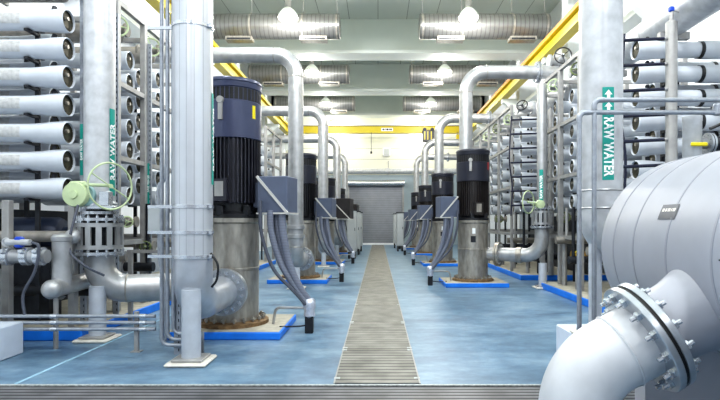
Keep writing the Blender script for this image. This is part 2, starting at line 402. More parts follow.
# ------------------------------------------------------------------ lamps
ORD4 = ['nearest','second','third','farthest']
proto = None
rows = [-5.0,1.4,6.0,11.7,18.1,24.6,31.1,37.1]
for i, y in enumerate(rows):
    for x in (-3.13,3.15):
        z = 8.75
        if y >= 18:
            lab = 'glowing pendant high bay lamp, %s on the %s side of the ceiling'%(ORD4[i-4], 'left' if x<0 else 'right')
        if y < 18:
            pass
        else:
            t = thing('pendant_lamp', lab, 'lamp', (x,y,z), group='pendant high bay lamps')
            part('lamp_shade', MB().lathe([(.07,.36),(.12,.33),(.2,.26),(.28,.17),(.335,.06),(.35,0),(.34,.0),(.325,.05),(.27,.16),(.19,.25),(.1,.32)],(0,0,0),(0,0,1),28,cap=False), m_lampshade, t)
            part('lens', MB().lathe([(.335,.02),(.33,-.04),(.27,-.10),(.16,-.135),(.0,-.15)],(0,0,0),(0,0,1),28,cap=False), m_lamp, t)
            part('ballast', MB().lathe([(.0,.34),(.07,.34),(.11,.42),(.11,.66),(.06,.72),(0,.72)]), m_frame, t)
            part('hanging_cord', MB().cyl((0,0,.7),(0,0,ZC-z),.015,seg=8), m_frame, t)
        li = bpy.data.lights.new('high_bay_light','POINT'); li.energy = 620 if y < 22 else 340
        li.shadow_soft_size = .25; li.color = (1,.98,.92) if y > 16 else (.97,.985,1)
        lo = bpy.data.objects.new('high_bay_light', li); C.objects.link(lo); lo.location = (x,y,z-.42)

# ------------------------------------------------------------------ text on cylinders
def text_mesh(s, size, length=None):
    cu = bpy.data.curves.new('lettering','FONT'); cu.body = s; cu.size = size; cu.align_x='CENTER'; cu.align_y='CENTER'; cu.space_character = 1.05; cu.offset = .004*size/.1
    o = bpy.data.objects.new('lettering', cu); C.objects.link(o)
    dg = bpy.context.evaluated_depsgraph_get(); me = bpy.data.meshes.new_from_object(o.evaluated_get(dg))
    mb = MB(); mb.v = [tuple(v.co) for v in me.vertices]; mb.f = [tuple(p.vertices) for p in me.polygons]
    bpy.data.objects.remove(o); bpy.data.meshes.remove(me)
    if length:
        xs = [p[0] for p in mb.v]; k = length/(max(xs)-min(xs)); mb.v = [(x*k,y,z) for x,y,z in mb.v]
    return mb
def wrap(mb, cx, cy, r, ang, zc, rot):
    # mb in local xy; rot +1: reads upward, -1: reads downward; u across, v along z
    out = []
    for x, y, z in mb.v:
        u, v = (-y, x) if rot > 0 else (y, -x)
        a = ang + u/r
        out.append((cx+r*math.cos(a), cy+r*math.sin(a), zc+v))
    m2 = MB(); m2.v = out; m2.f = mb.f; return m2
def patch(cx, cy, r, a0, a1, z0, z1, seg=8):
    return MB().lathe([(r,z0),(r,z1)],(cx,cy,0),(0,0,1),seg,cap=False,a0=a0,a1=a1)
def marker(parent, cx, cy, r, ang, width, z0, z1, text, rot, size, arrow=True, tcen=None, tlen=None):
    s = part('pipe_marker', patch(cx,cy,r+.004,ang-width/2/r,ang+width/2/r,z0,z1), m_teal, parent, 'teal pipe marker reading %s'%text, world=True)
    tc = (z0+z1)/2 if tcen is None else tcen
    part('lettering', wrap(text_mesh(text,size,tlen),cx,cy,r+.009,ang,tc,rot), m_letter, s, world=True, smooth=False)
    if arrow:
        a = MB(); h = width*.8
        for zc in (z1-h*.75, z1-h*2.1):
            pts = [(-.42,-.08),(0,.45),(.42,-.08),(.17,-.08),(.17,-.45),(-.17,-.45),(-.17,-.08)]
            o = len(a.v)
            for u,v in pts:
                aa = ang+u*h/(r); a.v.append((cx+(r+.009)*math.cos(aa),cy+(r+.009)*math.sin(aa),zc+v*h))
            a.f += [(o,o+2,o+1),(o+6,o+5,o+4,o+3)]
        part('arrow', a, m_letter, s, world=True, smooth=False)

def bolts(mbf, c, axis, R, n, size, depth, parent, mat, world=True, name='bolt', merged=False, ph=0):
    ax = Vector(axis).normalized(); q = Vector((0,0,1)).rotation_difference(ax); c = Vector(c); big = MB()
    for i in range(n):
        a = 2*PI*(i+ph)/n; p = c + q @ Vector((R*math.cos(a),R*math.sin(a),0))
        m = big if merged else MB()
        m.lathe([(size*.5,-depth),(size*.5,depth)],p,ax,8)
        m.lathe([(size,-depth*.72),(size,-depth*.25)],p,ax,6); m.lathe([(size,depth*.25),(size,depth*.72)],p,ax,6)
        if not merged: part(name, m, mat, parent, world=world)
    if merged: part(name+'_ring', big, mat, parent, world=world)

# ------------------------------------------------------------------ plinths
LX, RX = -2.12, 2.47
LY = [7.8, 14.35, 20.7, 27.0, 33.0]
RY = [13.55, 19.9, 26.2, 32.2]
ORDP = ['first','second','third','fourth','fifth']
def plinth(x0, x1, y0, y1, h, label, group):
    t = thing('equipment_plinth', label, 'plinth', ((x0+x1)/2,(y0+y1)/2,0), group=group)
    part('base', MB().bbox(((x0+x1)/2,(y0+y1)/2,h/2-.002),(x1-x0,y1-y0,h-.004),.012), m_plinth, t, 'bright blue painted sides', world=True)
    part('top_face', MB().box(x0+.02,x1-.02,y0+.02,y1-.02,h-.006,h), m_plinthtop, t, 'pale bare concrete top', world=True, smooth=False)
for i, y in enumerate(LY[:4]): plinth(LX-.8,LX+.78,y-.7,y+.72,.11,'blue painted concrete plinth under the %s pump of the left row'%ORDP[i],'pump plinths')
for i, y in enumerate(RY): plinth(RX-.8,RX+.78,y-.7,y+.72,.11,'blue painted concrete plinth under the %s pump of the right row'%ORDP[i],'pump plinths')
plinth(-6.6,-4.02,7.05,11.5,.15,'long blue edged plinth under the near left membrane rack','rack plinths')
plinth(-6.6,-4.02,14.8,20.5,.15,'long blue edged plinth under the far left membrane rack','rack plinths')
plinth(3.98,6.6,6.4,12.9,.15,'long blue edged plinth under the near right membrane rack','rack plinths')
plinth(3.98,6.6,14.5,20.5,.15,'long blue edged plinth under the far right membrane rack','rack plinths')

# ------------------------------------------------------------------ pumps
def make_pump(label, side, shell_m, fin_m, detail, H=3.5, name_sticker=True, bigbox=False):
    """side +1: terminal box towards +X (left row); local z=0 is the plinth top"""
    t = thing('vertical_pump', label, 'pump', (0,0,0), group='vertical turbine pumps')
    s = H/3.5
    part('base_flange', MB().lathe([(.53,0),(.53,.05),(.5,.06),(.4,.065)],seg=48), m_rust, t, 'brown stained round base flange')
    if detail: bolts(None,(0,0,.07),(0,0,1),.455,20,.036,.06,t,m_dull,world=False)
    else: bolts(None,(0,0,.07),(0,0,1),.46,20,.026,.05,t,m_dull,world=False,merged=True)
    c = part('discharge_head', MB().lathe([(.385,.06),(.385,.80),(.395,.805),(.395,.835),(.385,.84),(.385,1.48),(.425,1.5),(.425,1.56),(.3,1.56)],seg=48), m_dull, t, 'stained stainless cylindrical discharge head')
    for a in ((-PI/2-.15, PI/2) if side < 0 or not detail else ()):
        w = part('access_window', MB().lathe([(.388,1.0),(.388,1.16)],seg=6,cap=False,a0=a-.16,a1=a+.16), m_dark, c)
        part('window_label', MB().lathe([(.389,1.22),(.389,1.36)],seg=6,cap=False,a0=a-.06,a1=a+.14), m_paper, c)
    # motor
    z0, z1, z2, z3 = 1.56, 1.74*s, 2.62*s, H-.11
    part('motor_foot', MB().lathe([(.3,z0),(.41,z0),(.41,z0+.06),(.33,z0+.1),(.33,z1),(.36,z1)],seg=40), m_black, t)
    for i in range(6):
        a = 2*PI*i/6+.3
        part('foot_lug', MB().bbox((.37*math.cos(a),.37*math.sin(a),z0+.11),(.11,.1,.17),.02), m_black, t)
    f = MB().lathe([(.365,z1-.04),(.365,z2+.02)],seg=40)
    n = 44
    for i in range(n):
        a = 2*PI*i/n; m = Matrix.Rotation(a,4,'Z'); f.box(.35,.412,-.009,.009,z1-.03,z2,m)
    part('motor_fins', f, fin_m, t, 'ribbed lower motor frame', smooth=False)
    part('motor_shell', MB().lathe([(.40,z2-.03),(.425,z2-.02),(.425,z3-.30),(.41,z3-.29),(.41,z3-.11),(.425,z3-.10),(.43,z3-.03),(.44,z3-.02),(.44,z3+.0),(.42,z3+.03),(.25,z3+.06),(0,z3+.07)],seg=48), shell_m, t, 'smooth cylindrical motor shell with domed cap')
    v = MB().lathe([(.4115,z3-.285),(.4115,z3-.115)],seg=48,cap=False)
    part('vent_band', v, m_gasket, t, 'black ventilation band')
    b = MB()
    for i in range(40):
        m = Matrix.Rotation(2*PI*i/40,4,'Z'); b.box(.408,.4155,-.005,.005,z3-.29,z3-.11,m)
    part('vent_slats', b, shell_m, t, smooth=False)
    # lifting lug on the front and plates
    a = -PI/2-(.12 if side>0 else .3)
    l = MB(); m = Matrix.Rotation(a,4,'Z')
    l.box(.42,.46,-.03,.03,z2+.22,z2+.46,m); l.lathe([(.05,0),(.05,.05)],m@Vector((.42,0,z2+.5)),m.to_3x3()@Vector((1,0,0)),16)
    part('lifting_lug', l, m_frame, t, 'grey lifting lug on the front of the motor')
    if name_sticker:
        a = -PI/2+(1.05 if side>0 else .95)
        part('warning_sticker', MB().lathe([(.427,z2+.27),(.427,z2+.46)],seg=4,cap=False,a0=a-.07,a1=a+.07), m_yel if side>0 else m_red, t, 'yellow warning sticker' if side>0 else 'small red sticker')
    pl = part('terminal_plate', MB().box(-.12,.12,-.47,-.41,z1-.02,z1+.3,Matrix.Rotation(-.15*side,4,'Z')), fin_m, t, smooth=False)
    part('name_plate', MB().box(-.06,.07,-.476,-.468,z1+.05,z1+.26,Matrix.Rotation(-.15*side,4,'Z')), m_frame if side > 0 else m_dull, pl, 'pale name plate', smooth=False)
    # terminal box
    w, d, h = (.46,.42,.53) if not bigbox else (.78,.6,.8)
    cx = side*(.70 if not bigbox else .70); cz = 1.9 if not bigbox else 2.05
    m = Matrix.Translation((cx,-.12,cz)) @ Matrix.Rotation(-.2*side,4,'Z')
    bm = m_box if not bigbox else m_boxdark
    bo = part('terminal_box', MB().bbox((0,0,0),(w,d,h),.012,mat=m), bm, t, 'blue grey terminal box' if not bigbox else 'large dark terminal box')
    st = MB()
    x0, z0_, x1, z1_ = -side*w/2*1.02, h/2, side*w/2, -h/2
    dx, dz = x1-x0, z1_-z0_; L = math.hypot(dx,dz); nx, nz = -dz/L*.018, dx/L*.018
    for yy in (-d/2-.02,):
        vs = [(x0-nx,yy,z0_-nz),(x1-nx,yy,z1_-nz),(x1+nx,yy,z1_+nz),(x0+nx,yy,z0_+nz)]
        vs += [(x,yy+.03,z) for x,_,z in vs]
        st.add([m@Vector(p) for p in vs],[(0,1,2,3),(7,6,5,4),(0,4,5,1),(1,5,6,2),(2,6,7,3),(3,7,4,0)])
    part('cover_edge', st, m_boxedge, bo, 'bare metal diagonal cover edge', smooth=False)
    part('bottom_lip', MB().box(-w/2-.01,w/2+.015,-d/2-.015,d/2+.01,-h/2-.018,-h/2+.006,m), m_boxedge, bo, smooth=False)
    part('box_neck', MB().box(*sorted((side*.35,cx-side*w*.4)),-.16,.12,cz-.18,cz+.18), bm, t, smooth=False)
    return t
pumps = []
p = make_pump('navy blue vertical pump motor with yellow sticker, nearest in the left row', 1, m_navy, m_navyfin, True, 3.66); p.location = (LX-.06,LY[0],.11)
pb = make_pump('black and navy vertical pump, second in the left row behind the grey gooseneck pipe', 1, m_blackmotor, m_black, False, 3.45, False); pb.location = (LX,LY[1],.11)
pc = make_pump('vertical pump with a large dark terminal box, third in the left row', 1, m_blackmotor, m_black, False, 3.35, False, True); pc.location = (LX,LY[2],.11)
copy_tree(pc,(LX,LY[3],.11),'vertical pump with a large dark terminal box, fourth in the left row')
pr = make_pump('black vertical pump on a stained steel discharge head, nearest in the right row', -1, m_blackmotor, m_blackfin, True, 3.45); pr.location = (RX,RY[0],.11)
for i in (1,2,3): copy_tree(pr,(RX,RY[i],.11),'black vertical pump with blue grey terminal box, %s in the right row'%ORDP[i],skip=('warning_sticker',))

# flexible conduits
def conduit(side, label, detail=True):
    t = thing('flexible_conduit', label, 'conduit', (0,0,0), group='flexible power conduits')
    # local origin: floor point under the floor fitting; box bottom is at dx=-side*.46, z=1.74
    e = Vector((0,0,.44))
    for i, (dx, dy) in enumerate(((-.55,-.1),(-.47,.0),(-.39,-.07))):
        d = (i-1)*.035
        pts = [(side*dx,dy,1.78),(side*(dx+.02),dy,1.45),(side*(dx*.72),dy*.7,1.0),(side*(dx*.35),dy*.4,.66),(side*d*.8,(i-1)*.03,.40)]
        part('hose', MB().tube(smoothpath(pts,6),.056 if i!=0 else .048,12), m_hose, t)
    part('thin_hose', MB().tube(smoothpath([(side*-.68,-.16,1.92),(side*-.66,-.17,1.45),(side*-.5,-.14,.95),(side*-.25,-.1,.66),(side*-.04,-.06,.42)],6),.026,8), m_hose_dk, t)
    part('taped_fitting', MB().lathe([(.05,.22),(.085,.25),(.075,.33),(.095,.40),(.085,.47),(.06,.5)],seg=14), m_silver, t, 'silver taped hose fitting')
    part('floor_post', MB().bbox((0,0,.13),(.12,.12,.26),.008), m_black, t, 'black square floor post')
    part('ground_pipe', MB().tube(fillet([(-side*.55,.1,.1),(-side*.5,.05,.36),(0,0,.36)],.09),.02,8), m_steel, t)
    part('ground_cable', MB().tube(smoothpath([(0,-.02,.12),(-side*.14,-.02,.1),(-side*.3,0,.09),(-side*.4,-.15,.12)],5),.012,6), m_black, t)
    return t
c0 = conduit(1,'grey flexible conduits dropping from the terminal box of the nearest left pump'); c0.location = (-1.0,7.58,0)
for i in (1,2,3): copy_tree(c0,(-.99,LY[i]-.2,0),'grey flexible conduits dropping from the terminal box of the %s left pump'%ORDP[i])
c1 = conduit(-1,'grey flexible conduits dropping from the terminal box of the nearest right pump'); c1.location = (RX-1.13,RY[0]-.2,0)
for i in (1,2,3): copy_tree(c1,(RX-1.13,RY[i]-.2,0),'grey flexible conduits dropping from the terminal box of the %s right pump'%ORDP[i])

# ------------------------------------------------------------------ big pipes
def flange_pair(t, c, axis, R, r, th=.045, nb=16, bolt=.028, detail=True, m=None, gap=.012):
    ax = Vector(axis).normalized(); c = Vector(c); m = m or m_flange
    part('flange', MB().lathe([(r,-th-gap),(R,-th-gap),(R,-gap/2),(r,-gap/2)],c,ax,44), m, t, world=True)
    part('flange', MB().lathe([(r,gap/2),(R,gap/2),(R,th+gap),(r,th+gap)],c,ax,44), m, t, world=True)
    part('gasket', MB().lathe([(R*.99,-gap),(R*.99,gap)],c,ax,44), m_gasket, t, world=True)
    bolts(None,c,ax,(R+r)/2+.005,nb,bolt,th*2.0,t,m_bright,merged=not detail,ph=.5)
def support(x, y, h, label, r=.108, plate=.34):
    t = thing('pipe_support', label, 'pipe support', (x,y,0), group='pipe support posts')
    part('grout_pad', MB().bbox((0,0,.02),(plate+.12,plate+.12,.04),.015), m_grout, t, 'pale grout pad')
    part('base_plate', MB().bbox((0,0,.055),(plate,plate,.03),.006), m_frame, t)
    part('post', MB().cyl((0,0,.07),(0,0,h),r,seg=28), m_post, t)
    return t
def weld(t, c, axis, r, m=None, w=.02):
    part('weld_ring', MB().lathe([(r+.003,-w/2),(r+.008,0),(r+.003,w/2)],c,axis,32,cap=False), m or m_dull, t, world=True)

# B: clad riser in the left foreground, feeding the nearest pump
BX, BY, BZ = -2.17, 6.1, .64
t = thing('riser_pipe', 'large aluminium clad vertical pipe in the left foreground with strap bands', 'pipe', (BX,BY,0))
part('cladding', MB().lathe([(.225,1.19),(.225,5.7)],(BX,BY,0),(0,0,1),56), m_clad, t, 'ribbed aluminium cladding', world=True)
part('elbow', MB().tube(fillet([(BX,BY,1.25),(BX,BY,BZ),(BX,BY+1.1,BZ)],.36,10),.222,36), m_clad_plain, t, 'smooth elbow turning to the pump', world=True)
part('upper_pipe', MB().tube(fillet([(BX,BY,5.6),(BX,BY,6.1),(-5.8,BY,6.1)],.5,10),.2,28), m_steel, t, world=True)
for z in (3.88,1.79,1.49,1.21):
    b = part('strap_band', MB().lathe([(.2255,z-.02),(.235,z-.02),(.235,z+.02),(.2255,z+.02)],(BX,BY,0),(0,0,1),44,cap=False), m_bright, t, 'bright steel strap band', world=True)
    part('strap_clip', MB().bbox((BX+.235,BY-.09,z),(.04,.05,.05),.006), m_bright, b, world=True)
    part('strap_arm', MB().box(BX-.52,BX-.2,BY-.03,BY-.01,z-.018,z+.018), m_bright, b, world=True)
flange_pair(t,(BX+.02,BY+1.14,BZ),(0,1,0),.325,.2,.04,16,.034)
part('nozzle', MB().cyl((BX+.02,BY+1.18,BZ),(LX,LY[0]-.33,BZ),.2,seg=32), m_steel, t, world=True)
part('cable_loop', MB().tube(smoothpath([(BX+.235,BY-.08,1.25),(BX+.32,BY-.1,1.12),(BX+.31,BY-.1,.95),(BX+.25,BY-.1,.86)],6),.014,8), m_black, t, world=True)
marker(t,BX,BY,.226,.16,.13,2.05,3.12,'RAW WATER',1,.12,False)
support(BX+.03,BY-.14,.84,'pale round support post under the elbow of the clad pipe in the left foreground').location

# goosenecks of the left row (2nd pump onwards)
def gooseneck_left(x, y, pump_y, label):
    t = thing('gooseneck_pipe', label, 'pipe', (x,y,0), group='gooseneck discharge pipes')
    part('pipe', MB().tube(fillet([(-6.3,y,5.68),(x,y,5.68),(x,y,.66),(x,pump_y-.7,.66)],[.5,.34],10),.185,28), m_steel, t, 'grey steel pipe with a long bend at the top', world=True)
    for c, a in (((x-.52,y,5.68),(1,0,0)),((x,y,5.14),(0,0,1)),((x,y,1.02),(0,0,1))): weld(t,c,a,.186)
    for z in (1.5,1.28): part('coupling', MB().lathe([(.19,z-.05),(.215,z-.045),(.215,z+.045),(.19,z+.05)],(x,y,0),(0,0,1),32), m_steel, t, world=True)
    flange_pair(t,(x,pump_y-.68,.66),(0,1,0),.31,.18,.04,16,.024,False)
    part('nozzle', MB().cyl((x,pump_y-.65,.66),(LX+.03,pump_y-.35,.66),.17,seg=24), m_steel, t, world=True)
    return t
for i, y in ((1,12.65),(2,18.95),(3,25.3),(4,31.6)):
    gooseneck_left(-2.0,y,LY[i],'grey gooseneck pipe, %s from the camera on the left of the aisle'%ORDP[i-1])
    support(-1.98,y,.52,'pale support post under the %s gooseneck pipe on the left'%ORDP[i-1],.085,.3)
# goosenecks of the right row (behind each pump)
for i, py in enumerate(RY):
    x, y = RX-.02, py+.95
    t = thing('gooseneck_pipe', 'grey gooseneck pipe rising behind the %s pump of the right row'%ORDP[i], 'pipe', (x,y,0), group='gooseneck discharge pipes')
    part('pipe', MB().tube(fillet([(5.0,y,5.8),(x,y,5.8),(x,y,.66),(x,py+.3,.66)],[.55,.3],10),.185,28), m_steel, t, world=True)
    weld(t,(x+.57,y,5.8),(1,0,0),.186); weld(t,(x,y,5.22),(0,0,1),.186)
    flange_pair(t,(4.45,y,5.8),(1,0,0),.29,.18,.04,12,.024,False)

# A: raw water pipe left with slotted cage spool
AX, AY = -3.88, 7.25
def cage_spool(t, x, y, z0, z1, r=.25, detail=True):
    """slotted cylinder between two bolted flanges"""
    part('lower_flange', MB().lathe([(r*.6,z0-.075),(r+.03,z0-.075),(r+.03,z0-.035),(r*.7,z0-.035)],(x,y,0),(0,0,1),44), m_bright, t, world=True)
    part('upper_flange', MB().lathe([(r*.7,z1+.03),(r+.02,z1+.03),(r+.02,z1+.07),(r*.6,z1+.07)],(x,y,0),(0,0,1),44), m_bright, t, world=True)
    cg = MB().lathe([(r-.03,z0),(r,z0),(r,z0+.055),(r-.03,z0+.055)],(x,y,0),(0,0,1),44).lathe([(r-.03,z1-.055),(r,z1-.055),(r,z1),(r-.03,z1)],(x,y,0),(0,0,1),44)
    for i in range(14):
        m = Matrix.Translation((x,y,0))@Matrix.Rotation(2*PI*(i+.5)/14,4,'Z'); cg.box(r-.035,r-.002,-.036,.036,z0+.05,z1-.05,m)
    part('slotted_cage', cg, m_steel, t, 'cylinder with tall slots', world=True)
    part('inner_sleeve', MB().cyl((x,y,z0-.05),(x,y,z1+.05),r-.1,seg=28), m_dark, t, world=True)
    bolts(None,(x,y,z0-.045),(0,0,1),r-.01,16,.02,.055,t,m_bright,merged=not detail)
    bolts(None,(x,y,z1+.05),(0,0,1),r-.02,16,.02,.065,t,m_bright,merged=not detail)
t = thing('raw_water_pipe', 'tall grey raw water pipe with slotted cage spool at the left rack', 'pipe', (AX,AY,0))
part('riser', MB().lathe([(.2,1.88),(.2,7.4)],(AX,AY,0),(0,0,1),44), m_white_pipe, t, world=True)
part('reducer', MB().lathe([(.13,1.76),(.13,1.82),(.24,1.83),(.24,1.87),(.2,1.9)],(AX,AY,0),(0,0,1),36), m_bright, t, world=True)
part('neck', MB().lathe([(.17,1.6),(.17,1.8)],(AX,AY,0),(0,0,1),30), m_dark, t, world=True)
part('stud_ring', MB().lathe([(.12,1.72),(.24,1.72),(.24,1.76),(.12,1.76)],(AX,AY,0),(0,0,1),40), m_bright, t, world=True)
cage_spool(t,AX,AY,1.24,1.6,.305)
ELZ = .68
ep = fillet([(AX,AY,1.16),(AX,AY,ELZ),(-2.55,7.62,ELZ)],.36,10)
part('elbow', MB().tube(ep,.195,32), m_steel, t, 'elbow turning into the horizontal branch', world=True)
d = Vector((-2.55-AX,7.62-AY,0)).normalized()
weld(t,Vector((AX,AY,ELZ))+d*.36,d,.196); weld(t,Vector((AX,AY,ELZ))+d*.95,d,.196)
flange_pair(t,Vector((AX,AY,ELZ))+d*1.16,d,.3,.18,.04,14,.024,False,m_dull)
marker(t,AX,AY,.2,-.18,.11,1.98,3.18,'RAW WATER',1,.125,False)
support(AX+.04,AY-.13,.74,'pale round support post under the left raw water elbow',.108,.34)

# gear operator with handwheel at the left raw water pipe
def handwheel(t, c, axis, R, r, m, spokes=3, world=True):
    ax = Vector(axis).normalized(); q = Vector((0,0,1)).rotation_difference(ax); c = Vector(c)
    w = MB().torus(c,ax,R,r,36,8)
    for i in range(spokes):
        a = PI*2*i/spokes+.5; w.cyl(c, c+q@Vector((R*math.cos(a),R*math.sin(a),0)), r*.7, seg=8)
    w.lathe([(r*2.2,-r*1.5),(r*2.2,r*1.5)],c,ax,14)
    return part('handwheel', w, m, t, world=world)
GX, GY, GZ = -4.03, 6.95, 1.98
t = thing('gear_operator', 'pale green round valve gear operator with a thin handwheel at the left raw water pipe', 'valve', (GX,GY,GZ))
part('gear_case', MB().lathe([(.0,-.09),(.055,-.09),(.055,-.07),(.155,-.06),(.165,-.04),(.165,.03),(.15,.05),(0,.05)],(GX,GY,GZ),(0,1,0),36).bbox((GX+.02,GY,GZ+.13),(.22,.07,.1),.02), m_green, t, world=True)
part('gear_back', MB().lathe([(.15,.05),(.16,.06),(.16,.16),(.1,.18)],(GX+.05,GY,GZ-.01),(0,1,0),32), M('pale grey blue casting',(150,182,184),.4,.1,.05,5), t, world=True)
part('stem', MB().cyl((GX+.12,GY-.01,GZ+.13),(GX+.46,GY-.03,GZ+.12),.022,seg=12), m_green, t, world=True)
handwheel(t,(GX+.47,GY-.03,GZ+.11),(.86,-.5,0),.31,.013,m_green,2)
part('mounting_bracket', MB().bbox((GX+.25,GY+.12,GZ-.17),(.42,.16,.05),.01).bbox((GX+.33,GY+.12,GZ-.05),(.14,.12,.2),.01), m_bright, t, world=True)

# D: right foreground raw water pipe
DX, DY = 2.42, 5.65
t = thing('raw_water_pipe', 'large pale raw water pipe with a teal sign in the right foreground', 'pipe', (DX,DY,0))
part('riser', MB().lathe([(.222,1.75),(.222,7.6)],(DX,DY,0),(0,0,1),56), m_white_pipe, t, world=True)
part('elbow', MB().tube(fillet([(DX,DY,1.78),(DX,DY,1.38),(DX+.5,DY,1.38)],.3,10),.222,36), m_white_pipe, t, 'elbow turning behind the tank', world=True)
weld(t,(DX,DY,1.76),(0,0,1),.223,m_steel); weld(t,(DX,DY,1.95),(0,0,1),.223,m_steel)
flange_pair(t,(DX+.5,DY,1.38),(1,0,0),.34,.2,.04,16,.025)
part('branch', MB().cyl((DX+.54,DY,1.38),(DX+1.3,DY,1.38),.21,seg=28), m_white_pipe, t, world=True)
marker(t,DX,DY,.222,-1.64,.118,2.05,3.02,'RAW WATER',-1,.135,True,2.40,.62)
support(DX-.06,DY,1.15,'pale support post under the right foreground raw water pipe',.068,.3).location.z = .37
single('concrete_block', MB().bbox((2.52,5.87,.185),(.7,.94,.37),.012), m_block, 'white concrete block under the right foreground support post', 'concrete block', 'concrete blocks', (2.52,5.87,0))
single('concrete_block', MB().bbox((-4.85,5.9,.195),(.98,1.0,.39),.012), m_block, 'white concrete block at the left edge of the floor', 'concrete block', 'concrete blocks', (-4.85,5.9,0))

# thin pipe loops in front of D
for x, z, lab, xe in ((2.02,2.71,'lower thin grey pipe bending down in front of the right raw water pipe',3.45),(2.17,2.835,'upper thin grey pipe bending down in front of the right raw water pipe',5.2)):
    t = thing('service_pipe', lab, 'pipe', (x,5.22,0), group='thin service pipes')
    part('pipe', MB().tube(fillet([(x,5.22,0),(x,5.22,z),(xe,5.22,z)],.06,6),.024,14), m_strut, t, world=True)
    part('elbow_fitting', MB().tube(fillet([(x,5.22,z-.1),(x,5.22,z),(x+.1,5.22,z)],.06,6),.029,14), m_strut, t, world=True)
    if xe < 4:
        part('end_fitting', MB().lathe([(.03,0),(.045,.01),(.045,.1),(.03,.12)],(xe-.04,5.22,z-.03),(0,0,1),14).tube(fillet([(xe-.02,5.22,z),(xe+.04,5.22,z),(xe+.04,5.22,1.9)],.05),.022,12), m_strut, t, world=True)
    part('foot_flange', MB().lathe([(.06,0),(.06,.015),(.03,.02)],(x,5.22,0),(0,0,1),16), m_strut, t, world=True)

# R1 outlet: flange, pipe, elbow, cage and valve pipe (right row)
X2, Y2 = 4.02, 12.75
t = thing('raw_water_pipe', 'stained elbow pipe with slotted cage spool beside the nearest right pump', 'pipe', (X2,Y2,0))
P0 = Vector((RX+.36,RY[0]-.06,.8)); P1 = Vector((X2,Y2,.8))
part('pipe', MB().tube(fillet([P0,P1,(X2,Y2,1.5)],.42,10),.175,28), m_steel, t, world=True)
d = (P1-P0).normalized(); flange_pair(t,P0+d*.3,d,.31,.17,.04,14,.024,False,m_dull)
part('coupling', MB().lathe([(.18,-.07),(.2,-.06),(.2,.06),(.18,.07)],P0+d*.85,d,28), m_dull, t, world=True)
cage_spool(t,X2,Y2,1.56,1.9,.25,False)
part('riser', MB().cyl((X2,Y2,1.95),(X2,Y2,5.0),.12,seg=28), m_steel, t, world=True)
marker(t,X2,Y2,.13,-2.0,.09,2.05,2.9,'RAW WATER',1,.09,False)
support(X2+.02,Y2,.62,'grey support post under the elbow beside the nearest right pump',.1,.3)
t = thing('gear_operator', 'pale green handwheel valve beside the nearest right pump', 'valve', (3.72,12.5,2.1))
part('gear_case', MB().lathe([(0,-.06),(.1,-.05),(.11,.05),(0,.06)],(3.9,12.5,2.05),(0,1,0),24), m_green, t, world=True)
part('stem', MB().cyl((3.6,12.45,2.1),(3.9,12.5,2.07),.02,seg=10), m_green, t, world=True)
handwheel(t,(3.6,12.45,2.1),(.7,-.7,0),.27,.014,m_green,2)

# ------------------------------------------------------------------ membrane vessels
def make_vessel(side, label):
    """open end at local origin facing the aisle; side -1: left rack (open end faces +X)"""
    t = thing('membrane_vessel', label, 'pressure vessel', (0,0,0)); t.scale = (KR,KR,KR)
    L = 2.05; ax = (side,0,0)
    part('shell', MB().lathe([(.12,.07),(.129,.004),(.134,0),(.144,.010),(.146,.09),(.142,.19),(.128,.33),(.119,.46),(.117,.6),(.117,L-.05),(.1,L)],(0,0,0),ax,28,cap=False), m_vessel, t, 'white tube with flared open end')
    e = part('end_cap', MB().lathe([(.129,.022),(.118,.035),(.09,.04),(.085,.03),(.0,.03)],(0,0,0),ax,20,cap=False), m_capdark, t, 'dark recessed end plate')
    part('port_nut', MB().lathe([(0,-.01),(.024,-.01),(.024,.05)],(0,-.03,.02),ax,10), m_dull, e)
    part('side_port', MB().cyl((side*.2,.0,.12),(side*.2,.03,.19),.03,seg=10), m_dark, t)
    return t
def add_patch(v, side):
    a0 = -PI/2
    mb = MB(); n=6
    for i in range(n+1):
        a = -.55+1.15*i/n  # around the axis, 0 = facing -Y
        for s in (.55,.80):
            mb.v.append((side*s, -.121*math.cos(a), .121*math.sin(a)+.0))
    for i in range(n): mb.f.append((2*i,2*i+1,2*i+3,2*i+2))
    part('vessel_label', mb, m_patch, v, 'silver label patch on the tube')
def add_band(v, side):
    part('clamp_band', MB().lathe([(.12,0),(.127,.0),(.127,.05),(.12,.05)],(side*.93,0,0),(side,0,0),28,cap=False), m_black, v, 'black clamp band')
    part('tail_sleeve', MB().lathe([(.119,0),(.132,.01),(.132,1.0)],(side*.98,0,0),(side,0,0),28,cap=False), m_vessel, v)
ROWW = ['bottom','second from bottom','third from bottom','middle','third from top','second from top','top']
ROW6 = ['bottom','second from bottom','third from bottom','third from top','second from top','top']
protos = {}
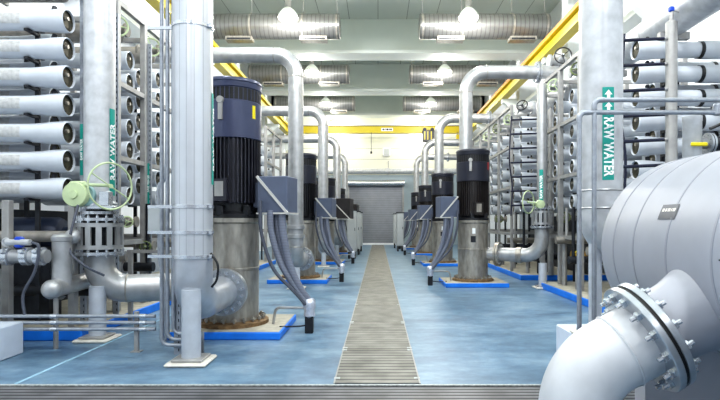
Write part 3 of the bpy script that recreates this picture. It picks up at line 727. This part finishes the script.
def column(side, x, y, z0, n, place, kind):
    names = ROWW if n == 7 else ROW6
    cx, cy = side*(x*KR+.55), y*KR
    st = thing('vessel_stand', 'dark stand carrying %s'%place, 'stand', (cx,cy,0), group='vessel stands')
    part('post', MB().box(cx-.03,cx+.03,cy+.14,cy+.18,.02,KZ(z0+.355*(n-1))+.05), m_dark, st, world=True, smooth=False)
    part('foot_plate', MB().box(cx-.08,cx+.08,cy+.08,cy+.24,0,.03), m_dark, st, world=True, smooth=False)
    for i in range(n):
        zz = KZ(z0+.355*i)-.117*KR
        part('cradle_arm', MB().box(cx-.03,cx+.03,cy-.1,cy+.16,zz-.03,zz+.002), m_dark, st, world=True, smooth=False)
    for i in range(n):
        lab = 'white vessel, %s of %s'%(names[i], place)
        loc = (side*x*KR, y*KR, KZ(z0+.355*i))
        if (side,kind) not in protos:
            v = make_vessel(side, lab)
            if kind == 'patch': add_patch(v, side)
            if kind == 'band': add_band(v, side)
            protos[(side,kind)] = v; v.location = loc; v['group'] = 'white membrane vessels'
        else:
            copy_tree(protos[(side,kind)], loc, lab, 'white membrane vessels')
Zb = 2.03
column(-1,3.92,6.6,Zb,7,'the nearest left rack column','patch')
column(-1,4.32,6.98,Zb+.18,6,'the set back left column behind the nearest one','patch')
column(-1,3.9,8.2,Zb,7,'the second left rack column','plain')
column(-1,3.93,8.58,Zb+.18,6,'the set back left column behind the second one','plain')
column(-1,3.93,9.33,Zb,7,'the third left rack column','plain')
column(-1,3.9,18.2,Zb,7,'the left rack column seen beside the nearest pump motor','plain')
column(-1,3.9,19.5,Zb,7,'the farthest left rack column','plain')
column(1,3.8,7.7,Zb,7,'the nearest right rack column','band')
column(1,4.25,8.1,Zb+.18,6,'the set back right column behind the nearest one','band')
column(1,3.9,10.5,Zb,7,'the second right rack column','plain')
column(1,3.9,11.5,Zb,7,'the third right rack column','plain')
column(1,3.62,13.2,Zb,7,'the fourth right rack column','plain')
column(1,4.0,13.6,Zb+.18,6,'the set back right column behind the fourth one','plain')
column(1,3.85,14.8,Zb,7,'the fifth right rack column','plain')
column(1,3.85,16.2,Zb,7,'the sixth right rack column','plain')
column(1,3.85,17.6,Zb,7,'the seventh right rack column','plain')
column(1,3.85,19.0,Zb,7,'the farthest right rack column','plain')

# ------------------------------------------------------------------ rack frames
def rack(side, x, ys, label, w=.1, top=4.85):
    x *= KR; ys = [y*KR for y in ys]; top = KZ(top)
    t = thing('membrane_rack', label, 'rack', (side*x,ys[0],0), group='membrane racks')
    for y in ys:
        part('upright', MB().bbox((side*x,y,top/2+.075),(w,w,top-.15),.008), m_frame, t, world=True)
        part('upright', MB().bbox((side*(x+2.2),y,top/2+.075),(w,w,top-.15),.008), m_frame, t, world=True)
        for z in (1.3,top-.3): part('cross_bar', MB().box(*sorted((side*x,side*(x+2.2))),y-.03,y+.03,z-.04,z+.04), m_frame, t, world=True, smooth=False)
    for z in (1.27,KZ(2.56),KZ(3.66),top): part('side_rail', MB().box(side*x-.04,side*x+.04,ys[0],ys[-1],z-.04,z+.04), m_frame, t, world=True, smooth=False)
    return t
rack(-1,3.83,(7.62,8.5,9.9,11.2),'grey steel frame of the near left membrane rack',.1)
rack(-1,3.78,(17.5,18.8,20.2),'grey steel frame of the far left membrane rack',.1)
rack(1,3.86,(9.9,11.0,12.2),'grey steel frame of the near right membrane rack',.11)
rack(1,3.6,(14.0,15.5,16.9,18.3,19.8),'grey steel frame of the far right membrane rack',.08,4.75)
# perforated strut posts
def strut(x, y, z0, z1, label, tl=None):
    t = thing('strut_post', label, 'post', (x,y,0), group='perforated strut posts')
    part('channel', MB().box(x-.04,x+.04,y-.02,y+.02,z0,z1), m_strut, t, world=True, smooth=False)
    h = MB(); n = int((z1-z0)/.09)
    for i in range(n): h.box(x+.012,x+.024,y-.0215,y-.019,z0+.04+i*.09,z0+.075+i*.09)
    part('slots', h, m_dark, t, world=True, smooth=False)
    if tl:
        s = part('pipe_marker', MB().box(x-.035,x+.008,y-.024,y-.02,tl[0],tl[1]), m_teal, t, 'narrow teal marker strip with white letters', world=True, smooth=False)
        tm = text_mesh('RAW WATER', .05); tm.v = [(x-.013-b, y-.0255, (tl[0]+tl[1])/2+a) for a,b,c in tm.v]
        part('lettering', tm, m_letter, s, world=True, smooth=False)
    return t
strut(-4.33,7.64,.15,4.9,'perforated galvanised strut post beside the nearest left vessels',(2.3,3.05))
strut(-4.13,8.2,.0,4.9,'perforated strut post just right of the left raw water pipe',(2.05,2.75))
strut(-4.22,9.6,.0,4.9,'perforated strut post beside the second left vessel column',(1.95,2.7))
for i,(x,y) in enumerate(((4.12,8.96),)):
    strut(x,y,.15,4.5,'strut post beside the nearest right vessels',(2.0,2.6))

# permeate headers on the right (and far right)
def header(x, y, label, xt, n=7):
    x *= KR; y *= KR; xt *= KR
    t = thing('permeate_header', label, 'pipe', (x,y,0), group='permeate headers')
    part('pipe', MB().lathe([(.085,.15),(.085,4.76),(.03,4.8),(.03,4.88)],(x,y,0),(0,0,1),24), m_frame, t, world=True)
    v = part('blue_valve', MB().bbox((x,y,4.97),(.08,.07,.08),.015), m_blue, t, 'small blue valve on top', world=True)
    part('valve_tube', MB().cyl((x+.01,y,4.86),(x+.01,y,4.95),.025,seg=10).tube(smoothpath([(x+.03,y,4.95),(x+.3,y,4.9),(x+.6,y,5.1)],5),.012,8), m_frame, v, world=True)
    for i in range(n):
        z = KZ(Zb+.355*i+.03)
        h = part('branch_tube', MB().cyl((xt,y-.02,z-.03),(x-.1,y-.02,z),.026,seg=12), m_rodblack, t, 'dark tube running to the vessel end', world=True)
        part('fitting', MB().lathe([(.018,-.14),(.03,-.12),(.03,-.08),(.022,-.06)],(x,y-.02,z),(1,0,0),12), m_frame, h, world=True)
    part('drop_hose', MB().tube(smoothpath([(xt+.03,y,KZ(Zb+.355*6+.1)),(xt-.03,y,3.4),(xt+.05,y,2.6),(xt+.01,y,1.8)],6),.022,8), m_rodblack, t, world=True)
    return t
header(4.13,7.32,'white permeate header with dark branch tubes at the nearest right rack column',3.44)
header(4.3,12.95,'permeate header with dark branch tubes at the fourth right rack column',3.3)

# valved drop pipe, right, with yellow lever
t = thing('drain_pipe', 'short wide vertical pipe with flanged valve and yellow lever above the tank', 'pipe', (4.2,6.95,0))
part('pipe', MB().lathe([(.115,.15),(.115,2.95),(.12,2.96),(.12,3.02),(.0,3.04)],(4.2,6.95,0),(0,0,1),32), m_white_pipe, t, world=True)
part('branch', MB().cyl((4.3,6.95,2.66),(4.62,6.95,2.66),.07,seg=20), m_steel, t, world=True)
flange_pair(t,(4.42,6.95,2.66),(1,0,0),.14,.07,.02,8,.016,False)
part('valve_body', MB().ball((4.56,6.95,2.66),.1,flat=1), m_dark, t, world=True)
part('lever', MB().bbox((4.2,6.80,2.63),(.22,.03,.05),.01), m_yel, t, 'yellow lever', world=True)
part('hose_loop', MB().tube(smoothpath([(4.4,6.9,2.85),(4.6,6.85,2.9),(4.68,6.85,2.6),(4.5,6.85,2.4),(4.35,6.85,2.45)],6),.02,8), m_black, t, world=True)

# pipe running along the right wall above the racks
t = thing('overhead_pipe', 'very large pale pipe running along above the near right rack', 'pipe', (5.0,9,5.05))
part('pipe', MB().cyl((5.0,3.0,5.05),(5.0,15.5,5.05),.29,seg=40), m_white_pipe, t, world=True)
part('end_dome', MB().ball((5.0,15.5,5.05),.29,(0,1,0),28,.5,True), m_white_pipe, t, world=True)
for y in (6.0,9.4,12.8): weld(t,(5.0,y,5.05),(0,1,0),.291,m_steel)
for y in (8.8,11.0,12.2): part('saddle', MB().box(4.75,5.25,y-.05,y+.05,4.7,4.82).box(4.95,5.05,y-.04,y+.04,4.55,4.78), m_frame, t, world=True, smooth=False)
t = thing('header_pipe', 'pale header pipe with a domed end above the far right rack', 'pipe', (4.9,18,5.1))
part('pipe', MB().cyl((4.9,16.4,5.2),(4.9,24.0,5.2),.25,seg=32), m_white_pipe, t, world=True)
part('end_dome', MB().ball((4.9,16.4,5.2),.25,(0,-1,0),28,.7,True), m_white_pipe, t, world=True)
for y in (17.0,19.0): part('saddle', MB().box(4.7,5.1,y-.05,y+.05,4.72,4.98), m_frame, t, world=True, smooth=False)

# gate valves with handwheels
def gate_valve(c, R, wm, bm, axis, label, group='handwheel valves', sc=1.0):
    c = Vector(c) if sc == 1.6 else Vector((c[0]*KR,c[1]*KR,KZ(c[2])))
    ax = Vector(axis).normalized()
    t = thing('gate_valve', label, 'valve', c, group=group)
    part('body', MB().ball(c,.1*sc,seg=16).cyl(c+Vector((-.2*sc,0,0)),c+Vector((.2*sc,0,0)),.07*sc,seg=16), bm, t, world=True)
    part('flange', MB().cyl(c+Vector((-.22*sc,0,0)),c+Vector((-.18*sc,0,0)),.12*sc,seg=20), bm, t, world=True)
    part('flange', MB().cyl(c+Vector((.18*sc,0,0)),c+Vector((.22*sc,0,0)),.12*sc,seg=20), bm, t, world=True)
    part('bonnet', MB().cyl(c,c+ax*.16*sc,.06*sc,.035*sc,14), bm, t, world=True)
    part('stem', MB().cyl(c+ax*.14*sc,c+ax*.32*sc,.014*sc,seg=8), m_bright, t, world=True)
    handwheel(t,c+ax*.26*sc,ax,R,.017*min(sc,1.1),wm,3)
    return t
gate_valve((-4.12,8.15,4.62),.17,m_green,m_oldpipe,(.55,-.83,0),'green handwheel valve on top of the second left vessel column')
gate_valve((-4.1,9.3,4.68),.17,m_green,m_oldpipe,(.55,-.83,0),'green handwheel valve on top of the third left vessel column')
gate_valve((-4.05,6.7,4.62),.17,m_valvegreen,m_oldpipe,(.5,-.85,.2),'olive valve on top of the nearest left vessel column')
gate_valve((5.1,14.5,6.1),.22,m_black,m_steel,(-.2,-.97,.1),'black handwheel valve at the end of the nearest right gooseneck',sc=1.6)
gate_valve((4.05,10.45,4.62),.14,m_valvegreen,m_steel,(-.5,-.85,.1),'olive valve on top of the second right vessel column')
gate_valve((3.95,11.45,4.58),.15,m_green,m_steel,(-.6,-.8,0),'pale green valve on top of the third right vessel column')
gate_valve((3.75,13.3,4.5),.15,m_black,m_steel,(-.5,-.8,.3),'dark valve on top of the fourth right vessel column')
gate_valve((3.8,14.8,4.5),.15,m_green,m_steel,(-.6,-.8,0),'pale green valve on top of the fifth right vessel column')
gate_valve((3.8,16.2,4.5),.15,m_valvegreen,m_steel,(-.6,-.8,0),'olive valve on top of the sixth right vessel column')
gate_valve((3.8,17.6,4.5),.16,m_green,m_steel,(-.6,-.8,0),'pale green valve on top of the seventh right vessel column')
gate_valve((-4.0,8.3,1.62),.09,m_green,m_oldpipe,(.4,-.9,0),'small green valve low in the second left rack column',sc=.8)
gate_valve((-3.85,8.6,1.22),.09,m_valvegreen,m_oldpipe,(.4,-.9,0),'small olive valve lowest in the left rack',sc=.8)
gate_valve((4.05,11.2,1.72),.11,m_valvegreen,m_oldpipe,(-.4,-.9,0),'small olive valve low in the near right rack',sc=.9)
gate_valve((3.75,15.9,1.72),.12,m_valvegreen,m_oldpipe,(-.4,-.9,0),'small olive valve low in the far right rack',sc=.9)
gate_valve((4.1,10.6,.95),.1,m_yel,m_brass,(-.4,-.9,0),'small yellow wheel valve near the blue right rack plinth',sc=.8)

# header pipes over the left columns
for i,(y,lab) in enumerate(((7.53,'nearest'),(9.18,'second'),(10.47,'third'))):
    t = thing('header_pipe', 'dull horizontal header pipe above the %s left vessel column'%lab, 'pipe', (-5,y,4.98), group='left header pipes')
    part('pipe', MB().cyl((-7.2,y+.02,4.98),(-4.6,y+.02,4.98),.17,seg=24), m_oldpipe, t, world=True)
    part('end_cap', MB().ball((-4.6,y+.02,4.98),.17,(1,0,0),20,.5,True), m_oldpipe, t, world=True)
    part('hanger', MB().box(-5.5,-5.45,y-.14,y+.16,4.8,5.16), m_frame, t, world=True, smooth=False)

# ------------------------------------------------------------------ under the left rack
t = thing('feed_manifold', 'dull horizontal feed pipe below the nearest left vessels', 'pipe', (-5.3,7.0,1.42))
part('pipe', MB().cyl((-6.5,7.0,1.42),(-4.12,7.0,1.42),.075,seg=22), m_oldpipe, t, world=True)
part('elbow_ball', MB().ball((-4.05,6.9,1.42),.1,seg=18), m_steel, t, world=True)
t = thing('concentrate_pipe', 'grey horizontal pipe with clamp couplings at the left edge', 'pipe', (-5.0,6.55,1.18))
part('pipe', MB().cyl((-6.4,6.55,1.18),(-4.16,6.55,1.18),.085,seg=22), m_steel, t, world=True)
for x in (-4.66,-4.42,-4.25): part('coupling', MB().lathe([(.09,-.05),(.115,-.04),(.115,.04),(.09,.05)],(x,6.55,1.18),(1,0,0),22).bbox((x,6.44,1.25),(.07,.06,.05),.01), m_bright, t, world=True)
v = part('blue_valve', MB().bbox((-4.47,6.48,1.36),(.1,.09,.14),.02), m_blue, t, 'small blue valve', world=True)
part('valve_port', MB().cyl((-4.62,6.46,1.36),(-4.32,6.46,1.36),.04,seg=14).torus((-4.62,6.46,1.36),(0,1,0),.045,.015,18,6), m_white_pipe, v, world=True)
part('sample_tube', MB().tube(smoothpath([(-4.3,6.46,1.36),(-4.2,6.44,1.3),(-4.24,6.42,1.0),(-4.38,6.42,.72),(-4.36,6.42,.45)],6),.018,8), m_hose_dk, t, world=True)
t = thing('strainer_pipe', 'fat vertical pipe stub with round cap below the left rack', 'pipe', (-4.0,6.62,1.1))
part('stub', MB().lathe([(.115,.8),(.115,1.36),(.125,1.37),(.125,1.42),(.1,1.45),(0,1.47)],(-4.11,6.76,0),(0,0,1),28), m_steel, t, world=True)
part('cross_pipe', MB().cyl((-4.08,6.48,.77),(-4.3,8.4,.77),.115,seg=28), m_steel, t, world=True)
part('round_cap', MB().ball((-4.08,6.5,.77),.122,(0,-1,0),24,.8), m_steel, t, world=True)
part('leg', MB().cyl((-4.1,6.62,.0),(-4.1,6.62,.7),.03,seg=12), m_frame, t, world=True)
part('leg', MB().cyl((-4.25,7.9,.0),(-4.25,7.9,.7),.03,seg=12), m_frame, t, world=True)
single('control_cable', MB().tube(smoothpath([(-3.98,6.9,1.84),(-4.02,6.78,1.4),(-3.98,6.75,1.2),(-3.8,6.8,1.02),(-3.66,6.95,.9)],6),.017,8), m_hose_dk, 'thin grey cable hanging from the green gear operator', 'cable', None, (-3.98,6.9,1.2))
for x,y,l in ((-4.88,6.85,'left edge of the photo'),(-4.25,7.25,'fat pipe stub')):
    t = thing('support_column', 'grey steel column under the rack near the %s'%l, 'post', (x,y,0), group='left rack legs')
    part('post', MB().bbox((x,y,.95),(.1,.1,1.9),.008), m_frame, t, world=True)
    part('foot_plate', MB().bbox((x,y,.012),(.2,.2,.024),.004), m_frame, t, world=True)
t = thing('instrument_box', 'grey instrument box below the nearest left vessels', 'box', (-4.9,6.4,.6))
part('housing', MB().bbox((-4.88,6.45,.72),(.3,.2,.62),.015), m_frame, t, world=True)
part('leg', MB().box(-4.92,-4.84,6.43,6.47,.0,.42), m_frame, t, world=True, smooth=False)
t = thing('booster_pump', 'dark blue horizontal booster pump under the left rack', 'pump', (-5.2,7.9,.9))
part('motor', MB().lathe([(.0,0),(.2,.03),(.24,.08),(.24,.75),(.2,.82),(.1,.85),(.1,1.1)],(-5.6,7.9,1.45),(1,0,0),28), M('dark blue casting',(34,44,66),.45,.1,.1,5), t, world=True)
part('mounting_foot', MB().box(-5.5,-4.9,7.75,8.05,.15,1.25), m_dark, t, world=True, smooth=False)
for sx, ys, nm in ((-1,(7.6,8.5,9.5,10.4),'left'),(1,(8.2,10.2,11.2,12.0,15.0,16.5,18.0),'right')):
    for i,y in enumerate(ys):
        zz = (.62,1.05,.8,1.2)[i%4]
        t = thing('skid_pipe', 'dark horizontal skid pipe low in the %s racks, %s from the camera'%(nm,['nearest','second','third','fourth','fifth','sixth','farthest'][i]), 'pipe', (sx*5.2,y,zz), group='skid pipes under the racks')
        part('pipe', MB().cyl((sx*6.4,y,zz),(sx*4.1,y,zz),.085,seg=18), m_oldpipe if i%2 else m_dark, t, world=True)
        part('drop_leg', MB().tube(fillet([(sx*4.35,y,zz),(sx*4.35,y+.12,zz),(sx*4.35,y+.12,.15)],.08,5),.055,14), m_frame, t, world=True)
        part('riser_leg', MB().cyl((sx*(4.2+.15*(i%2)),y-.02,zz),(sx*(4.2+.15*(i%2)),y-.02,1.95),.035,seg=12), m_frame if i%2 else m_dark, t, world=True)
        part('flange', MB().cyl((sx*4.62,y,zz),(sx*4.7,y,zz),.14,seg=22), m_steel, t, world=True)
# dark sheets standing in for the shade under the racks
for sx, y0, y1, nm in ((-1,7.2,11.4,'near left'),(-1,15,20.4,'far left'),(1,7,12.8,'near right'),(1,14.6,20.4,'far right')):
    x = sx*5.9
    single('skid_shade_sheet', MB().box(*sorted((x,x+sx*.06)),y0,y1,.15,1.82), m_dark, 'dark sheet standing in for shade under the %s rack'%nm, 'shade sheet', 'rack shade sheets', (x,(y0+y1)/2,.15), smooth=False)

# triple floor conduits at left and vertical risers beside the clad pipe
for i,z in enumerate((.29,.37,.45)):
    nm = ['lowest','middle','topmost'][i]
    t = thing('conduit_pipe', 'thin horizontal conduit pipe along the left floor, %s of three'%nm, 'conduit', (-4,6.72,z), group='horizontal conduit pipes')
    part('pipe', MB().tube([(-6.4,6.42,z),(-2.75,6.42,z)],.023,12), m_strut, t, world=True)
    for x in (-4.0,-2.9): part('coupling', MB().cyl((x-.04,6.42,z),(x+.04,6.42,z),.029,seg=12), m_bright, t, world=True)
for x,lab in ((-3.0,'right of the left raw water support post'),(-5.2,'near the white block at the left')):
    t = thing('conduit_stand', 'small grey stand holding the thin conduits, %s'%lab, 'stand', (x,6.42,0), group='conduit stands')
    part('post', MB().box(x-.025,x+.025,6.445,6.485,0,.5), m_frame, t, world=True, smooth=False)
    part('foot', MB().box(x-.06,x+.06,6.41,6.52,0,.012), m_frame, t, world=True, smooth=False)
for i,(x,zb) in enumerate(((-2.62,.12),(-2.55,.19),(-2.48,.26))):
    t = thing('conduit_riser', 'vertical conduit pipe left of the clad pipe, %s of three'%['outer','middle','inner'][i], 'conduit', (x,6.3,0), group='vertical conduit pipes')
    part('pipe', MB().tube(fillet([(x,6.3,7.5),(x,6.3,zb),(-2.12,6.3,zb)],.09,6),.024,12), m_strut, t, world=True)
    part('end_drop', MB().cyl((-2.13,6.3,zb+.02),(-2.13,6.3,0),.024,seg=12), m_strut, t, world=True)
strut(-2.44,6.34,0,7.5,'tall perforated strut behind the vertical conduits of the clad pipe')
t = thing('junction_box', 'small grey junction box on the left behind the vertical conduits', 'box', (-2.97,7.0,1.64))
part('housing', MB().bbox((-2.97,7.0,1.64),(.2,.16,.35),.012), m_cab, t, 'pale grey box', world=True)
part('conduit_drop', MB().tube(smoothpath([(-2.95,7.0,1.5),(-2.93,6.98,1.1),(-2.86,6.98,.7),(-2.85,6.98,.02)],6),.022,10), m_strut, t, world=True)
part('conduit_up', MB().tube(smoothpath([(-2.97,7.02,1.78),(-2.96,7.02,2.1),(-2.86,7.02,2.4),(-2.84,7.02,4.4)],6),.022,10), m_strut, t, world=True)
part('back_rail', MB().box(-3.05,-2.55,7.06,7.10,1.74,1.79).box(-3.05,-2.55,7.06,7.10,1.48,1.53), m_strut, t, world=True, smooth=False)
# low sample rail on the left between the pipes
t = thing('sample_rail', 'grey low pipe rail with small brass valve behind the left raw water elbow', 'rail', (-3.4,8.3,1.0))
part('rail', MB().box(-4.0,-2.85,8.28,8.34,1.12,1.17).box(-4.0,-2.85,8.28,8.34,.36,.41), m_frame, t, world=True, smooth=False)
for x in (-3.95,-3.4,-2.9): part('post', MB().box(x-.03,x+.03,8.27,8.33,0,1.17), m_frame, t, world=True, smooth=False)
part('valve', MB().ball((-3.15,8.2,1.02),.05).cyl((-3.15,8.2,1.02),(-3.15,8.2,1.12),.02), m_brass, t, 'brass valve', world=True)

# ------------------------------------------------------------------ control cabinets at the far aisle
def cabinet(x0,x1,y,d,h,label):
    t = thing('control_cabinet', label, 'cabinet', ((x0+x1)/2,y,0), group='aisle control cabinets')
    b = part('body', MB().bbox(((x0+x1)/2,y+d/2,.3+h/2),(x1-x0,d,h),.015), m_cab, t, world=True)
    part('door', MB().bbox(((x0+x1)/2,y-.012,.3+h/2),(x1-x0-.06,.02,h-.08),.006), m_cab, t, world=True)
    part('handle', MB().bbox((x1-.07,y-.035,.3+h*.55),(.025,.03,.14),.006), m_black, t, world=True)
    part('stand', MB().box(x0+.04,x0+.12,y+.04,y+d-.04,0,.3).box(x1-.12,x1-.04,y+.04,y+d-.04,0,.3), m_black, t, world=True, smooth=False)
    part('top_cover', MB().bbox(((x0+x1)/2,y+d/2,.3+h+.03),(x1-x0+.06,d+.06,.05),.01), m_dark, t, world=True)
for i,(y,x1) in enumerate(((23.3,-.97),(26.0,-.9),(29.2,-.88))):
    cabinet(x1-.42,x1,y,.8,1.85,'tall grey control cabinet on the left of the aisle, %s from the camera'%ORDP[i])
for i,(y,x0) in enumerate(((29.3,1.05),(33.0,.98))):
    cabinet(x0,x0+.4,y,.8,1.85,'tall grey control cabinet on the right of the aisle, %s from the camera'%ORDP[i])

# ------------------------------------------------------------------ tank, right foreground
TX, TZ, TR = 2.64, 1.39, .75
TYF = 4.43
t = thing('filter_tank', 'huge pale grey horizontal tank filling the right foreground', 'tank', (TX,2.4,0))
prof = [(0,-.16),(.2,-.155),(.42,-.12),(.6,-.06),(.7,0.0),(.738,.06),(TR,.14)]
full = [(r,h) for r,h in prof] + [(TR,3.6),(.70,3.75),(.5,3.86),(0,3.9)]
part('shell', MB().lathe(full,(TX,TYF+.06,TZ),(0,-1,0),96), m_tank, t, world=True, ang=50)
for y in (4.18,3.86,3.42,2.95):
    part('weld_seam', MB().lathe([(TR-.002,-.012),(TR+.004,-.008),(TR+.004,.008),(TR-.002,.012)],(TX,y,TZ),(0,-1,0),96,cap=False), m_tankseam, t, world=True)
def on_tank(a, y, r): return (TX - r*math.cos(a), y, TZ + r*math.sin(a))
def tank_patch(a0,a1,y0,y1,r,n=6):
    mb = MB()
    for i in range(n+1):
        a = a0+(a1-a0)*i/n
        mb.v += [on_tank(a,y0,r), on_tank(a,y1,r)]
    mb.f = [(2*i,2*i+1,2*i+3,2*i+2) for i in range(n)]
    return mb
pl = part('name_plate', tank_patch(.315,.46,3.38,3.58,TR+.004), m_plate, t, 'dark grey name plate', world=True, smooth=False)
tm = MB()
for i,(ya,yb) in enumerate(((3.555,3.53),(3.52,3.5),(3.49,3.46),(3.45,3.44),(3.43,3.40))): 
    q = tank_patch(.39,.42,ya,yb,TR+.006,2); tm.add(q.v,q.f)
part('plate_text', tm, m_boxedge, pl, world=True, smooth=False)
# stencilled marks toward the right edge
tm = MB()
for a0,a1,ya,yb in ((.10,.115,2.86,2.6),(.0,.012,2.88,2.6),(-.03,-.02,2.82,2.6),(.03,.09,2.8,2.6)):
    q = tank_patch(a0,a1,ya,yb,TR+.004,2); tm.add(q.v,q.f)
part('stencil_marks', tm, m_dark, t, 'dark stencilled marks', world=True, smooth=False)
# saddles
for y in (4.05,1.4):
    s = MB()
    n = 12
    for side_y in (0,):
        top = [(TX-.6+1.2*i/n) for i in range(n+1)]
        vs = []; 
        for x in top:
            zz = TZ - math.sqrt(max(0,(TR+.01)**2-(x-TX)**2)); vs += [(x,y-.08,0),(x,y-.08,zz),(x,y+.08,0),(x,y+.08,zz)]
        fs = []
        for i in range(n):
            a=4*i; b=a+4
            fs += [(a,b,b+1,a+1),(a+2,a+3,b+3,b+2),(a+1,b+1,b+3,a+3)]
        fs += [(0,1,3,2),(4*n,4*n+2,4*n+3,4*n+1)]
        s.add(vs,fs)
    part('saddle', s, m_tank, t, world=True, smooth=False)
# bracket slots on the lower right
for z in (.93,.83): part('bracket', MB().box(1.93,2.05,2.55,2.8,z,z+.02), m_white_pipe, t, world=True, smooth=False)
# nozzle + flange
nang = math.radians(28)
n_ = Vector((-math.cos(nang),0,-math.sin(nang))); NY = 3.28
P = lambda s: Vector((TX,NY,TZ)) + n_*s
part('nozzle', MB().lathe([(.30,.60),(.27,.72),(.245,.82),(.235,1.0)],(TX,NY,TZ),n_,44), m_tank, t, world=True)
FL = 1.07
part('nozzle_flange', MB().lathe([(.22,-.055),(.345,-.055),(.35,-.05),(.35,-.012),(.22,-.012)],P(FL),n_,64), m_flange, t, world=True)
t2 = thing('outlet_elbow', 'large pale flanged elbow pipe curving down in front of the tank', 'pipe', (1.3,NY,0))
part('gasket', MB().lathe([(.342,-.011),(.342,.011)],P(FL),n_,64), m_gasket, t2, 'black gasket ring', world=True)
part('flange', MB().lathe([(.22,.011),(.35,.011),(.355,.016),(.355,.05),(.35,.055),(.22,.055)],P(FL),n_,64), m_flange, t2, world=True)
bolts(None,P(FL),n_,.298,14,.03,.115,t2,m_bright,ph=.3)
E0 = P(FL+.05); E1 = P(FL+.32); E2 = P(FL+.78)
bend = fillet([E0,P(FL+.50),P(FL+.50)+Vector((-.02,-.02,-1.05))],.42,14)
part('elbow', MB().tube(bend,.232,44), m_elbow, t2, world=True, ang=60)
weld(t2,P(FL+.2),n_,.233,m_elbow,.016)

# ------------------------------------------------------------------ world, camera, view
w = bpy.data.worlds.new('World'); bpy.context.scene.world = w; w.use_nodes = True
bg = w.node_tree.nodes['Background']; bg.inputs[0].default_value = (.90,.94,1,1); bg.inputs[1].default_value = .6
cam = bpy.data.cameras.new('camera'); co = bpy.data.objects.new('camera', cam); C.objects.link(co)
cam.sensor_width = 36; cam.sensor_fit = 'HORIZONTAL'; cam.lens = 26
cam.shift_x = -18/720; cam.shift_y = 23/720; cam.clip_start = .05
co.location = (0,0,1.6); co.rotation_euler = (PI/2,0,0)
bpy.context.scene.camera = co
vs = bpy.context.scene.view_settings; vs.view_transform = 'Standard'; vs.look = 'Medium High Contrast'; vs.exposure = -.15; vs.gamma = 1
